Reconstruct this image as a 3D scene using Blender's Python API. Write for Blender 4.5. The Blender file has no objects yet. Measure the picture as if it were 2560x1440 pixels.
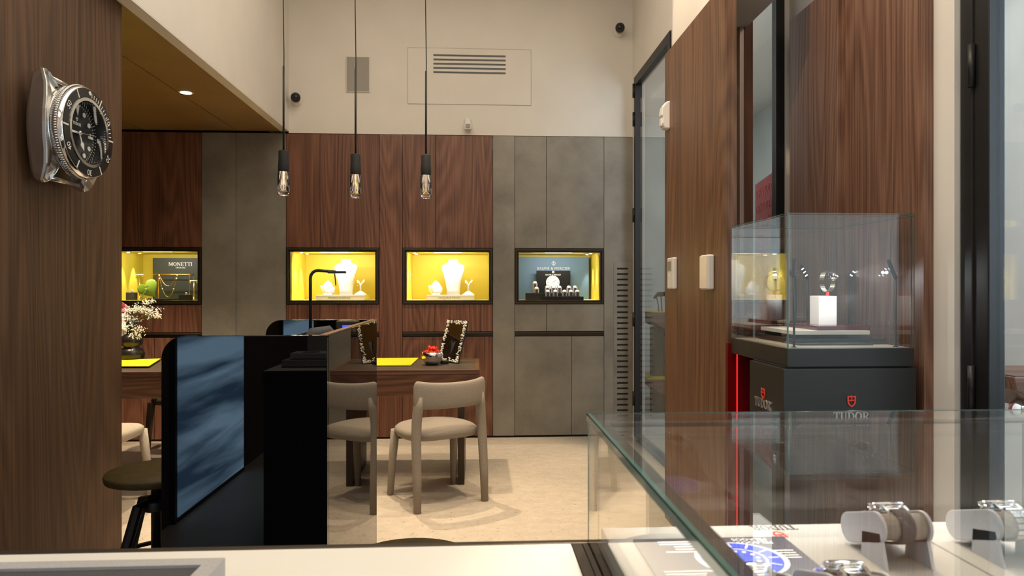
import bpy, bmesh, math, random
from mathutils import Vector, Matrix
random.seed(7)
PI = math.pi
S = bpy.context.scene
COL = S.collection

# ------------------------------------------------------------------ camera
FPX, H = 1707.0, 1.30                      # focal length in pixels of a 2560 px frame, eye height
PSI = math.atan(90.0 / FPX)
cam_d = bpy.data.cameras.new('camera'); cam = bpy.data.objects.new('camera', cam_d); COL.objects.link(cam)
cam_d.sensor_width = 36.0; cam_d.lens = 36.0 * FPX / 2560.0
cam.location = (0, 0, H); cam.rotation_euler = (PI / 2, 0, -PSI)
cam_d.clip_start = 0.02; cam_d.clip_end = 60
cam_d.dof.use_dof = True; cam_d.dof.focus_distance = 3.4; cam_d.dof.aperture_fstop = 8.0
S.camera = cam
# ------------------------------------------------------------------ world / exposure
W = bpy.data.worlds.new('world'); S.world = W; W.use_nodes = True
W.node_tree.nodes['Background'].inputs[0].default_value = (0.9, 0.93, 1.0, 1)
W.node_tree.nodes['Background'].inputs[1].default_value = 0.12
S.view_settings.view_transform = 'Standard'; S.view_settings.look = 'None'
S.view_settings.gamma = 1; S.view_settings.use_curve_mapping = False
S.view_settings.exposure = 0.12
try:
    S.cycles.transparent_max_bounces = 32
    S.cycles.max_bounces = 10; S.cycles.transmission_bounces = 10
    S.cycles.caustics_reflective = False; S.cycles.caustics_refractive = False
except Exception:
    pass
WARM = (1.0, 0.78, 0.54); NEUT = (1.0, 0.86, 0.68); COOL = (0.72, 0.86, 1.0)
ZC = 4.10                                   # ceiling height

def lamp(kind, name, loc, energy, col, rot=(0, 0, 0), target=None, **kw):
    d = bpy.data.lights.new(name, kind); d.energy = energy; d.color = col
    for k, v in kw.items(): setattr(d, k, v)
    o = bpy.data.objects.new(name, d); COL.objects.link(o); o.location = loc
    if target is not None:
        v = Vector(target) - Vector(loc); o.rotation_euler = v.to_track_quat('-Z', 'Y').to_euler()
    else:
        o.rotation_euler = rot
    return o
# soft fill added below the ceiling, its downlights, and the show-window room's daylight and overhead area light
lamp('AREA', 'ceiling_fill_light', (-0.1, 2.6, ZC - .04), 70, NEUT, shape='RECTANGLE', size=2.4, size_y=4.6)
lamp('AREA', 'ceiling_fill_light', (-0.1, -1.2, ZC - .04), 30, NEUT, shape='RECTANGLE', size=2.4, size_y=1.8)
DOWN = [((-0.9, 5.25, ZC - .05), (-.55, 4.75, 0), 330, 50), ((0.55, 4.3, ZC - .05), (.15, 4.3, 0), 150, 44),
        ((-0.2, 3.0, ZC - .05), (-.3, 3.2, 0), 170, 46), ((0.9, 3.3, ZC - .05), (1.07, 3.5, 1.5), 170, 50),
        ((-0.5, 1.3, ZC - .05), (-.4, .9, 0), 40, 50), ((0.9, 1.2, ZC - .05), (.7, .8, 0), 60, 46), ((0.2, 1.9, ZC - .05), (1.58, 2.8, 2.0), 75, 50), ((0.62, 2.5, ZC - .05), (.6, .85, .95), 260, 22)]  # last two spots added to brighten the right panels and the watch rolls
for p, t, e, a in DOWN:
    lamp('SPOT', 'downlight_beam', p, e, WARM, target=t, spot_size=math.radians(a), spot_blend=.35, shadow_soft_size=.035)
lamp('AREA', 'window_daylight', (3.25, 1.7, 2.1), 92, COOL, rot=(0, PI / 2, 0), shape='RECTANGLE', size=2.2, size_y=3.2)
lamp('AREA', 'window_room_light', (2.4, 4.6, 3.3), 22, (1, .95, .86), shape='RECTANGLE', size=1.2, size_y=5.0)

# ------------------------------------------------------------------ pixel -> room
def ray(px, py):
    u = (px - 1280) / FPX; v = (720 - py) / FPX
    return math.sin(PSI) + u * math.cos(PSI), math.cos(PSI) - u * math.sin(PSI), v
def PY(px, py, Y):
    dx, dy, v = ray(px, py); t = Y / dy; return Vector((dx * t, Y, H + v * t))
def PX(px, py, X):
    dx, dy, v = ray(px, py); t = X / dx; return Vector((X, dy * t, H + v * t))
def PZ(px, py, Z):
    dx, dy, v = ray(px, py); t = (Z - H) / v; return Vector((dx * t, dy * t, Z))

# ------------------------------------------------------------------ materials
def nt(name):
    m = bpy.data.materials.new(name); m.use_nodes = True
    return m, m.node_tree.nodes, m.node_tree.links, m.node_tree.nodes['Principled BSDF']
def mat(name, col, rough=.5, metal=0, spec=.5, emit=None, es=0, coat=0, noise=0, nscale=40, bump=0):
    m, N, L, B = nt(name)
    B.inputs['Base Color'].default_value = (*col, 1); B.inputs['Roughness'].default_value = rough
    B.inputs['Metallic'].default_value = metal; B.inputs['Specular IOR Level'].default_value = spec
    B.inputs['Coat Weight'].default_value = coat; B.inputs['Coat Roughness'].default_value = .04
    if emit: B.inputs['Emission Color'].default_value = (*emit, 1); B.inputs['Emission Strength'].default_value = es
    if noise or bump:
        tc = N.new('ShaderNodeTexCoord'); n = N.new('ShaderNodeTexNoise'); n.inputs['Scale'].default_value = nscale
        n.inputs['Detail'].default_value = 4; L.new(tc.outputs['Object'], n.inputs['Vector'])
        if noise:
            r = N.new('ShaderNodeValToRGB'); r.color_ramp.elements[0].position = .3; r.color_ramp.elements[1].position = .7
            r.color_ramp.elements[0].color = (*[c * (1 - noise) for c in col], 1)
            r.color_ramp.elements[1].color = (*[min(1, c * (1 + noise)) for c in col], 1)
            L.new(n.outputs['Fac'], r.inputs['Fac']); L.new(r.outputs['Color'], B.inputs['Base Color'])
        if bump:
            b = N.new('ShaderNodeBump'); b.inputs['Strength'].default_value = bump; b.inputs['Distance'].default_value = .002
            L.new(n.outputs['Fac'], b.inputs['Height']); L.new(b.outputs['Normal'], B.inputs['Normal'])
    return m
def wood(name, dark, mid, light, axis='Z', rough=.42, scale=1.0, coat=0):
    m, N, L, B = nt(name)
    tc = N.new('ShaderNodeTexCoord'); oi = N.new('ShaderNodeObjectInfo')
    add = N.new('ShaderNodeVectorMath'); add.operation = 'ADD'
    rnd = N.new('ShaderNodeVectorMath'); rnd.operation = 'SCALE'
    cmb = N.new('ShaderNodeCombineXYZ')
    for k in range(3): L.new(oi.outputs['Random'], cmb.inputs[k])
    L.new(cmb.outputs[0], rnd.inputs[0]); rnd.inputs['Scale'].default_value = 13.7
    L.new(tc.outputs['Object'], add.inputs[0]); L.new(rnd.outputs[0], add.inputs[1])
    def stretched(sc, along):
        mp = N.new('ShaderNodeMapping'); v = [sc * scale] * 3; v['XYZ'.index(axis)] = along * scale
        mp.inputs['Scale'].default_value = v; L.new(add.outputs[0], mp.inputs['Vector']); return mp
    n1 = N.new('ShaderNodeTexNoise'); n1.inputs['Scale'].default_value = 1; n1.inputs['Detail'].default_value = 1.2
    L.new(stretched(3.6, .30).outputs[0], n1.inputs['Vector'])
    mul = N.new('ShaderNodeMath'); mul.operation = 'MULTIPLY'; mul.inputs[1].default_value = 130
    L.new(n1.outputs['Fac'], mul.inputs[0])
    sn = N.new('ShaderNodeMath'); sn.operation = 'SINE'; L.new(mul.outputs[0], sn.inputs[0])
    n2 = N.new('ShaderNodeTexNoise'); n2.inputs['Scale'].default_value = 1; n2.inputs['Detail'].default_value = 5
    n2.inputs['Roughness'].default_value = .65
    L.new(stretched(150, 1.4).outputs[0], n2.inputs['Vector'])
    n3 = N.new('ShaderNodeTexNoise'); n3.inputs['Scale'].default_value = 1; n3.inputs['Detail'].default_value = 2
    L.new(stretched(9, .5).outputs[0], n3.inputs['Vector'])
    a = N.new('ShaderNodeMath'); a.operation = 'MULTIPLY_ADD'; L.new(sn.outputs[0], a.inputs[0]); a.inputs[1].default_value = .085
    L.new(n2.outputs['Fac'], a.inputs[2])
    b = N.new('ShaderNodeMath'); b.operation = 'MULTIPLY_ADD'; L.new(n3.outputs['Fac'], b.inputs[0]); b.inputs[1].default_value = .34
    L.new(a.outputs[0], b.inputs[2])
    r = N.new('ShaderNodeValToRGB'); e = r.color_ramp.elements
    e[0].position = .46; e[0].color = (*dark, 1); e[1].position = .90; e[1].color = (*light, 1)
    x = e.new(.67); x.color = (*mid, 1)
    L.new(b.outputs[0], r.inputs['Fac']); L.new(r.outputs['Color'], B.inputs['Base Color'])
    B.inputs['Roughness'].default_value = rough; B.inputs['Coat Weight'].default_value = coat
    bp = N.new('ShaderNodeBump'); bp.inputs['Strength'].default_value = .12; bp.inputs['Distance'].default_value = .001
    L.new(n2.outputs['Fac'], bp.inputs['Height']); L.new(bp.outputs['Normal'], B.inputs['Normal'])
    return m
def glass(name, tint=(.965, .985, .975), f0=.04):
    m = bpy.data.materials.new(name); m.use_nodes = True; N = m.node_tree.nodes; L = m.node_tree.links
    N.remove(N['Principled BSDF']); out = N['Material Output']
    lw = N.new('ShaderNodeLayerWeight'); lw.inputs['Blend'].default_value = .5
    pw = N.new('ShaderNodeMath'); pw.operation = 'POWER'; pw.inputs[1].default_value = 5; L.new(lw.outputs['Facing'], pw.inputs[0])
    ma = N.new('ShaderNodeMath'); ma.operation = 'MULTIPLY_ADD'; ma.inputs[1].default_value = 1 - f0; ma.inputs[2].default_value = f0
    L.new(pw.outputs[0], ma.inputs[0])
    t = N.new('ShaderNodeBsdfTransparent'); t.inputs[0].default_value = (*tint, 1)
    g = N.new('ShaderNodeBsdfGlossy'); g.inputs['Roughness'].default_value = 0.0; g.inputs[0].default_value = (1, 1, 1, 1)
    mx = N.new('ShaderNodeMixShader'); L.new(ma.outputs[0], mx.inputs[0]); L.new(t.outputs[0], mx.inputs[1]); L.new(g.outputs[0], mx.inputs[2])
    L.new(mx.outputs[0], out.inputs[0]); return m
def grey_metal(name, col, amp=.3, rough=.46):
    m, N, L, B = nt(name)
    tc = N.new('ShaderNodeTexCoord'); n = N.new('ShaderNodeTexNoise'); n.inputs['Scale'].default_value = 2.3
    n.inputs['Detail'].default_value = 6; n.inputs['Roughness'].default_value = .62; L.new(tc.outputs['Object'], n.inputs['Vector'])
    r = N.new('ShaderNodeValToRGB'); e = r.color_ramp.elements
    e[0].position = .30; e[0].color = (*[c * (1 - amp) for c in col], 1); e[1].position = .66; e[1].color = (*[c * (1 + amp * .7) for c in col], 1)
    L.new(n.outputs['Fac'], r.inputs['Fac']); L.new(r.outputs['Color'], B.inputs['Base Color'])
    B.inputs['Roughness'].default_value = rough; B.inputs['Metallic'].default_value = .15
    n2 = N.new('ShaderNodeTexNoise'); n2.inputs['Scale'].default_value = 180; L.new(tc.outputs['Object'], n2.inputs['Vector'])
    bp = N.new('ShaderNodeBump'); bp.inputs['Strength'].default_value = .08; bp.inputs['Distance'].default_value = .001
    L.new(n2.outputs['Fac'], bp.inputs['Height']); L.new(bp.outputs['Normal'], B.inputs['Normal'])
    return m
def floor_mat():
    m, N, L, B = nt('pale_limestone')
    tc = N.new('ShaderNodeTexCoord')
    mp = N.new('ShaderNodeMapping'); mp.inputs['Scale'].default_value = (1.0, 1.5, 1); L.new(tc.outputs['Object'], mp.inputs[0])
    n = N.new('ShaderNodeTexNoise'); n.inputs['Scale'].default_value = 11; n.inputs['Detail'].default_value = 8; n.inputs['Roughness'].default_value = .7
    L.new(mp.outputs[0], n.inputs['Vector'])
    r = N.new('ShaderNodeValToRGB'); e = r.color_ramp.elements
    e[0].position = .3; e[0].color = (.44, .38, .30, 1); e[1].position = .68; e[1].color = (.56, .49, .40, 1)
    L.new(n.outputs['Fac'], r.inputs['Fac'])
    n2 = N.new('ShaderNodeTexNoise'); n2.inputs['Scale'].default_value = 46; n2.inputs['Detail'].default_value = 3; L.new(mp.outputs[0], n2.inputs['Vector'])
    r2 = N.new('ShaderNodeValToRGB'); r2.color_ramp.elements[0].position = .28; r2.color_ramp.elements[0].color = (.45, .42, .38, 1)
    r2.color_ramp.elements[1].position = .38; r2.color_ramp.elements[1].color = (1, 1, 1, 1); L.new(n2.outputs['Fac'], r2.inputs['Fac'])
    mx = N.new('ShaderNodeMix'); mx.data_type = 'RGBA'; mx.blend_type = 'MULTIPLY'; mx.inputs['Factor'].default_value = 1
    L.new(r.outputs['Color'], mx.inputs['A']); L.new(r2.outputs['Color'], mx.inputs['B']); L.new(mx.outputs['Result'], B.inputs['Base Color'])
    B.inputs['Roughness'].default_value = .5; return m
def street_door_mat():  # streaked blue glow standing for daylight through the glass street door
    m, N, L, B = nt('street_door_daylight')
    tc = N.new('ShaderNodeTexCoord'); mp = N.new('ShaderNodeMapping'); mp.inputs['Rotation'].default_value = (.55, 0, 0); mp.inputs['Scale'].default_value = (1, .42, 4.6)
    L.new(tc.outputs['Object'], mp.inputs[0])
    n = N.new('ShaderNodeTexNoise'); n.inputs['Scale'].default_value = 1.15; n.inputs['Detail'].default_value = 6; n.inputs['Distortion'].default_value = .35
    L.new(mp.outputs[0], n.inputs['Vector'])
    r = N.new('ShaderNodeValToRGB'); e = r.color_ramp.elements
    e[0].position = .38; e[0].color = (.04, .09, .16, 1); e[1].position = .60; e[1].color = (.36, .58, .80, 1)
    L.new(n.outputs['Fac'], r.inputs['Fac']); L.new(r.outputs['Color'], B.inputs['Emission Color']); B.inputs['Emission Strength'].default_value = 6.0
    B.inputs['Base Color'].default_value = (.02, .03, .05, 1); B.inputs['Roughness'].default_value = .3
    return m
M = {}
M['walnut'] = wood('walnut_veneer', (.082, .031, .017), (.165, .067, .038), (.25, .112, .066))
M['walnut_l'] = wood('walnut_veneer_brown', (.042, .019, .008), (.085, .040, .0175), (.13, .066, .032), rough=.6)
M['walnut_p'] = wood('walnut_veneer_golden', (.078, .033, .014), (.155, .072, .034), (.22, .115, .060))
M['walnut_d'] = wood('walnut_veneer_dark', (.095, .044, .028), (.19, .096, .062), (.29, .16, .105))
M['walnut_h'] = wood('walnut_veneer_across', (.045, .018, .009), (.10, .042, .021), (.17, .078, .042), axis='X')
M['grey'] = grey_metal('grey_liquid_metal', (.245, .225, .190))
M['bronze'] = mat('dark_bronze', (.055, .042, .030), .38, .6)
M['plaster'] = mat('white_plaster', (.74, .70, .64), .9, noise=.03, nscale=3)
M['white'] = mat('white_lacquer', (.80, .78, .74), .35)
M['whitem'] = mat('matt_white', (.85, .82, .78), .7)
M['concrete'] = mat('pale_blue_concrete', (.72, .78, .785), .8, noise=.10, nscale=1.6)
M['soffit'] = mat('bronze_lacquer_soffit', (.33, .21, .08), .32, .1, noise=.12, nscale=2)
M['gap'] = mat('shadow_gap_black', (.008, .006, .005), .8)
M['black'] = mat('black_metal', (.012, .012, .013), .42, .2)
M['blackm'] = mat('matt_black', (.014, .013, .013), .75)
M['plinth'] = mat('charcoal_lacquer', (.016, .0155, .0155), .42)
M['gloss'] = mat('gloss_black_glass', (.0015, .0015, .002), .012, 0, .36)
M['yellow'] = mat('yellow_lining', (.62, .50, .045), .6)
M['folder'] = mat('yellow_card', (.85, .68, .01), .5)
M['leather'] = mat('brown_leather', (.055, .036, .024), .55, bump=.2, nscale=300)
M['fabric'] = mat('beige_boucle', (.27, .232, .190), .95, noise=.30, nscale=420, bump=.5)
M['fabric_l'] = mat('ivory_boucle', (.50, .44, .35), .95, noise=.25, nscale=260, bump=.5)
M['fabric_d'] = mat('taupe_fabric', (.10, .072, .05), .95, noise=.25, nscale=260, bump=.4)
M['fabric_k'] = mat('charcoal_fabric', (.035, .033, .033), .95, noise=.25, nscale=260, bump=.4)
M['chrome'] = mat('polished_steel', (.80, .80, .80), .07, 1)
M['steel'] = mat('brushed_steel', (.62, .61, .60), .24, 1)
M['gold'] = mat('gold', (.85, .56, .20), .22, 1)
M['rose'] = mat('lit_edge_line', (.42, .25, .18), .42, 1)
M['red'] = mat('red_sweets', (.75, .035, .015), .12, coat=.5)
M['redlac'] = mat('deep_red_lacquer', (.16, .003, .004), .25)
M['redglow'] = mat('red_light_strip', (.5, .01, .01), .4, emit=(1, .02, .02), es=1.2)
M['redmark'] = mat('red_mark', (.78, .055, .03), .4)
M['maroon'] = mat('maroon_acrylic', (.10, .006, .014), .12, coat=.5)
M['glass'] = glass('clear_glass', (.985, .992, .988))
M['glass_b'] = glass('half_mirrored_glass', (.93, .95, .95), .16)
M['edge'] = mat('green_glass_edge', (.055, .13, .12), .12, coat=.6, spec=.8)
M['counter'] = mat('white_counter_laminate', (.72, .68, .60), .45)
M['tray'] = mat('grey_leatherette', (.055, .052, .054), .8, noise=.2, nscale=500)
M['trayrim'] = mat('light_grey_felt', (.36, .34, .32), .9, noise=.12, nscale=500)
M['suede'] = mat('stone_grey_suede', (.37, .35, .315), .9, noise=.06, nscale=400)
M['cushion'] = mat('taupe_suede_roll', (.24, .215, .18), .9, noise=.10, nscale=400)
M['endgrey'] = mat('silver_grey_satin', (.40, .40, .41), .4)
M['dial'] = mat('black_dial', (.010, .010, .011), .5, spec=.2)
M['lume'] = mat('cream_lume', (.78, .74, .66), .5)
M['bezel'] = mat('black_bezel', (.008, .009, .011), .22)
M['text_w'] = mat('white_print', (.82, .81, .78), .5)
M['text_s'] = mat('silver_grey_print', (.55, .55, .53), .5)
M['text_g'] = mat('grey_print', (.16, .16, .15), .5)
M['text_k'] = mat('dark_print', (.03, .028, .025), .5)
M['silver_t'] = mat('silver_letters', (.72, .70, .67), .28, .8)
M['teal'] = mat('slate_blue_board', (.09, .165, .27), .6)
M['olive'] = mat('dark_green_board', (.035, .042, .034), .55)
M['cardk'] = mat('dark_violet_card', (.035, .028, .045), .45)
M['cardb'] = mat('blue_print', (.01, .05, .62), .4)
M['cardw'] = mat('pale_lilac_glow', (.62, .60, .66), .45)
M['porcelain'] = mat('white_porcelain', (.80, .78, .72), .35)
M['vasek'] = mat('black_ceramic', (.012, .011, .011), .28)
M['stem'] = mat('green_stem', (.09, .15, .035), .6)
M['leaf'] = mat('lime_leaf', (.20, .34, .03), .45)
M['bloom'] = mat('white_blossom', (.85, .83, .74), .8)
M['pink'] = mat('pink_petal', (.80, .28, .38), .6)
M['mirror'] = mat('mirror_silver', (.90, .90, .90), .01, 1)
M['pearl'] = mat('pearl', (.80, .78, .68), .2, coat=.6)
M['lens'] = mat('camera_lens_black', (.006, .006, .008), .08)
M['speaker'] = mat('grey_speaker_mesh', (.34, .32, .29), .85, noise=.15, nscale=900)
M['plastic'] = mat('white_plastic', (.76, .74, .71), .35)
M['plastic_p'] = mat('glossy_white_plastic', (.82, .74, .70), .08)
M['screen_g'] = mat('grey_display', (.28, .25, .20), .2)
M['ledlamp'] = mat('lit_led', (1, 1, 1), .4, emit=(1, .96, .90), es=14)
M['fillbar'] = mat('glowing_fill_bar', (1, 1, 1), .4, emit=(1, .95, .85), es=3)
M['ledcool'] = mat('lit_cool_led', (1, 1, 1), .4, emit=(.93, .96, 1), es=30)
M['screen_b'] = mat('blue_screen', (.01, .02, .2), .3, emit=(.03, .08, 1), es=1.6)
M['stoolwood'] = mat('dark_olive_wood', (.05, .036, .013), .6, spec=.2, noise=.2, nscale=30)
M['redboard'] = mat('red_printed_board', (.33, .018, .022), .55)
M['redprint'] = mat('bright_red_print', (.50, .055, .05), .5)
M['tile'] = mat('white_ceiling_tile', (.74, .73, .70), .85)
M['floor'] = floor_mat()
M['street_door_glow'] = street_door_mat()

# ------------------------------------------------------------------ builders
def root_loc(p):
    while p is not None and p.type != 'EMPTY': p = p.parent
    return Vector(p.location) if p is not None else Vector((0, 0, 0))
class MB:
    def __init__(s): s.v = []; s.f = []; s.sm = []
    def add(s, vs, fs, smooth=False):
        b = len(s.v); s.v += [tuple(x) for x in vs]
        for f in fs: s.f.append([b + i for i in f]); s.sm.append(smooth)
        return s
    def box(s, x0, x1, y0, y1, z0, z1):
        x0, x1 = sorted((x0, x1)); y0, y1 = sorted((y0, y1)); z0, z1 = sorted((z0, z1))
        return s.add([(x0, y0, z0), (x1, y0, z0), (x1, y1, z0), (x0, y1, z0), (x0, y0, z1), (x1, y0, z1), (x1, y1, z1), (x0, y1, z1)],
                     [(0, 3, 2, 1), (4, 5, 6, 7), (0, 1, 5, 4), (1, 2, 6, 5), (2, 3, 7, 6), (3, 0, 4, 7)])
    def ringxz(s, x0, x1, z0, z1, w, y0, y1, ww=None):
        ww = ww or w
        s.box(x0, x1, y0, y1, z1 - w, z1); s.box(x0, x1, y0, y1, z0, z0 + w)
        s.box(x0, x0 + ww, y0, y1, z0 + w, z1 - w); return s.box(x1 - ww, x1, y0, y1, z0 + w, z1 - w)
    def prism(s, pts, O, U, V, Nn, d, smooth=False):
        O, U, V, Nn = map(Vector, (O, U, V, Nn)); n = len(pts)
        a = [O + U * p[0] + V * p[1] for p in pts]; b = [q + Nn * d for q in a]
        return s.add(a + b, [list(range(n))[::-1], list(range(n, 2 * n))] + [[i, (i + 1) % n, n + (i + 1) % n, n + i] for i in range(n)], smooth)
    def strip(s, outer, inner, O, U, V, Nn, d):        # ring between two loops of equal length
        n = len(outer)
        for i in range(n):
            j = (i + 1) % n
            s.prism([outer[i], outer[j], inner[j], inner[i]], O, U, V, Nn, d)
        return s
    def tube(s, path, rad, seg=10, ell=None, cap=True, smooth=True):
        path = [Vector(p) for p in path]; n = len(path)
        rad = rad if isinstance(rad, (list, tuple)) else [rad] * n
        t0 = (path[1] - path[0]).normalized()
        up = Vector((0, 0, 1)) if abs(t0.z) < .9 else Vector((1, 0, 0))
        vs = []; 
        for i, p in enumerate(path):
            t = (path[min(i + 1, n - 1)] - path[max(i - 1, 0)]).normalized()
            a = (up - t * up.dot(t)).normalized(); up = a; b = t.cross(a)
            ra, rb = (rad[i], rad[i]) if not isinstance(rad[i], tuple) else rad[i]
            for k in range(seg):
                th = 2 * PI * k / seg; vs.append(p + a * (ra * math.cos(th)) + b * (rb * math.sin(th)))
        fs = [[i * seg + k, i * seg + (k + 1) % seg, (i + 1) * seg + (k + 1) % seg, (i + 1) * seg + k] for i in range(n - 1) for k in range(seg)]
        s.add(vs, fs, smooth)
        if cap:
            b = len(s.v) - n * seg
            s.f.append([b + k for k in range(seg)][::-1]); s.sm.append(False)
            s.f.append([b + (n - 1) * seg + k for k in range(seg)]); s.sm.append(False)
        return s
    def lathe(s, prof, c=(0, 0, 0), A=(0, 0, 1), seg=24, smooth=True, cap=True):   # prof: (radius, along axis A)
        A = Vector(A).normalized(); X = A.orthogonal().normalized(); Y = A.cross(X); c = Vector(c)
        vs = [c + A * h + (X * math.cos(2 * PI * k / seg) + Y * math.sin(2 * PI * k / seg)) * max(r, 1e-5) for r, h in prof for k in range(seg)]
        n = len(prof)
        fs = [[i * seg + k, i * seg + (k + 1) % seg, (i + 1) * seg + (k + 1) % seg, (i + 1) * seg + k] for i in range(n - 1) for k in range(seg)]
        s.add(vs, fs, smooth)
        if not cap: return s
        b = len(s.v) - n * seg
        s.f.append([b + k for k in range(seg)][::-1]); s.sm.append(False)
        s.f.append([b + (n - 1) * seg + k for k in range(seg)]); s.sm.append(False)
        return s
    def ball(s, c, r, seg=10, rings=6, sc=(1, 1, 1)):
        c = Vector(c); vs = [c + Vector((0, 0, r * sc[2]))]
        for i in range(1, rings):
            ph = PI * i / rings
            for k in range(seg):
                th = 2 * PI * k / seg
                vs.append(c + Vector((r * sc[0] * math.sin(ph) * math.cos(th), r * sc[1] * math.sin(ph) * math.sin(th), r * sc[2] * math.cos(ph))))
        vs.append(c - Vector((0, 0, r * sc[2]))); e = len(vs) - 1
        fs = [[0, 1 + k, 1 + (k + 1) % seg] for k in range(seg)]
        for i in range(rings - 2):
            a = 1 + i * seg
            fs += [[a + k, a + seg + k, a + seg + (k + 1) % seg, a + (k + 1) % seg] for k in range(seg)]
        a = 1 + (rings - 2) * seg; fs += [[e, a + (k + 1) % seg, a + k] for k in range(seg)]
        return s.add(vs, fs, True)
    def grid(s, rows, closed_u=False, smooth=True):    # rows of equal-length point lists -> surface
        n = len(rows[0]); vs = [p for r in rows for p in r]; fs = []
        for i in range(len(rows) - 1):
            for k in range(n if closed_u else n - 1):
                fs.append([i * n + k, i * n + (k + 1) % n, (i + 1) * n + (k + 1) % n, (i + 1) * n + k])
        return s.add(vs, fs, smooth)
    def mesh(s, me, mw):                                # append an existing mesh
        return s.add([mw @ v.co for v in me.vertices], [list(p.vertices) for p in me.polygons])
    def build(s, name, m, parent=None, bevel=0, local=False, subd=0, bseg=2):
        me = bpy.data.meshes.new(name); off = Vector((0, 0, 0)) if local else root_loc(parent)
        me.from_pydata([Vector(v) - off for v in s.v], [], s.f); me.update()
        bm = bmesh.new(); bm.from_mesh(me); bmesh.ops.recalc_face_normals(bm, faces=bm.faces); bm.to_mesh(me); bm.free()
        for p, k in zip(me.polygons, s.sm): p.use_smooth = k
        me.materials.append(M[m] if isinstance(m, str) else m)
        o = bpy.data.objects.new(name, me); COL.objects.link(o)
        if parent is not None: o.parent = parent
        if bevel:
            b = o.modifiers.new('bevel', 'BEVEL'); b.width = bevel; b.segments = bseg; b.limit_method = 'ANGLE'; b.angle_limit = math.radians(40)
        if subd:
            b = o.modifiers.new('subd', 'SUBSURF'); b.levels = subd; b.render_levels = subd
            for p in me.polygons: p.use_smooth = True
        return o
def thing(name, label, cat, loc=(0, 0, 0), rz=0, group=None):
    o = bpy.data.objects.new(name, None); COL.objects.link(o); o.location = loc; o.rotation_euler = (0, 0, rz); o.empty_display_size = .05
    o['label'] = label; o['category'] = cat
    if group: o['group'] = group
    return o
def tag(o, label, cat, group=None):
    o['label'] = label; o['category'] = cat
    if group: o['group'] = group
    return o
def struct(o): o['kind'] = 'structure'; return o
def Bx(x0, x1, y0, y1, z0, z1): return MB().box(x0, x1, y0, y1, z0, z1)
def copy_tree(o, parent=None):
    c = o.copy(); COL.objects.link(c)
    if parent is not None: c.parent = parent
    for ch in list(o.children): copy_tree(ch, c)
    return c
def txt(s, size, extrude=.0005, align='CENTER', spacing=1.0):
    cu = bpy.data.curves.new('txt', 'FONT'); cu.body = s; cu.size = size; cu.extrude = extrude; cu.align_x = align; cu.space_character = spacing
    cu.resolution_u = 3
    o = bpy.data.objects.new('txt', cu); COL.objects.link(o)
    me = bpy.data.meshes.new_from_object(o.evaluated_get(bpy.context.evaluated_depsgraph_get()))
    bpy.data.objects.remove(o); return me
def frame_mat(O, U, V):
    U = Vector(U).normalized(); V = Vector(V).normalized(); Nn = U.cross(V); m = Matrix.Identity(4)
    for i in range(3): m[i][0] = U[i]; m[i][1] = V[i]; m[i][2] = Nn[i]; m[i][3] = O[i]
    return m
def ell(cx, cy, rx, ry, n=24, a0=0, a1=2 * PI): return [(cx + rx * math.cos(a0 + (a1 - a0) * k / n), cy + ry * math.sin(a0 + (a1 - a0) * k / n)) for k in range(n + (0 if abs(a1 - a0 - 2 * PI) < 1e-6 else 1))]
def rect(x0, y0, x1, y1): return [(x0, y0), (x1, y0), (x1, y1), (x0, y1)]
def band(o, i): return [[o[k], o[k + 1], i[k + 1], i[k]] for k in range(len(o) - 1)]
def loop(o, i): return [[o[k], o[(k + 1) % len(o)], i[(k + 1) % len(o)], i[k]] for k in range(len(o))]
SER = {   # slab-serif capitals: (advance, list of polygons), unit height
 'T': (.86, [rect(0, .91, .8, 1), rect(.31, 0, .49, .95), rect(.2, 0, .6, .07), rect(0, .74, .06, .95), rect(.74, .74, .8, .95)]),
 'U': (.92, [rect(.09, .3, .26, .95), rect(.63, .3, .73, .95), rect(0, .93, .36, 1), rect(.52, .93, .84, 1)] + band(ell(.41, .3, .32, .30, 10, PI, 2 * PI), ell(.445, .3, .185, .22, 10, PI, 2 * PI))),
 'D': (.92, [rect(.09, .03, .26, .97), rect(0, .93, .32, 1), rect(0, 0, .32, .07)] + band(ell(.26, .5, .58, .5, 12, -PI / 2, PI / 2), ell(.26, .5, .40, .43, 12, -PI / 2, PI / 2))),
 'O': (.96, loop(ell(.44, .5, .44, .5, 20), ell(.44, .5, .26, .43, 20))),
 'R': (.96, [rect(.09, 0, .26, .97), rect(0, .93, .32, 1), rect(0, 0, .36, .07), [(.32, .48), (.5, .48), (.80, .05), (.60, .05)], rect(.60, 0, .92, .07)] + band(ell(.30, .72, .42, .28, 10, -PI / 2, PI / 2), ell(.30, .72, .25, .21, 10, -PI / 2, PI / 2)) + [rect(.26, .93, .32, 1), rect(.26, .44, .32, .51)]),
 'M': (1.18, [rect(.09, 0, .17, .95), rect(.85, 0, 1.02, .95), [(.06, 1), (.26, 1), (.62, .1), (.48, .1)], [(.85, 1), (1.0, 1), (.60, .1), (.52, .1)], rect(0, .93, .2, 1), rect(.9, .93, 1.1, 1), rect(0, 0, .27, .07), rect(.75, 0, 1.1, .07)]),
 'N': (1.0, [rect(.09, 0, .17, .95), rect(.74, .02, .82, 1), [(.06, 1), (.25, 1), (.82, .02), (.68, 0)], rect(0, .93, .2, 1), rect(.64, .93, .92, 1), rect(0, 0, .27, .07)]),
 'E': (.82, [rect(.09, 0, .26, .97), rect(0, .93, .68, 1), rect(0, 0, .72, .07), rect(.26, .47, .54, .54), rect(.63, .74, .68, 1), rect(.67, 0, .72, .27), rect(.5, .38, .55, .63)]),
 'I': (.44, [rect(.11, 0, .28, 1), rect(0, .93, .38, 1), rect(0, 0, .38, .07)]),
}
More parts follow.
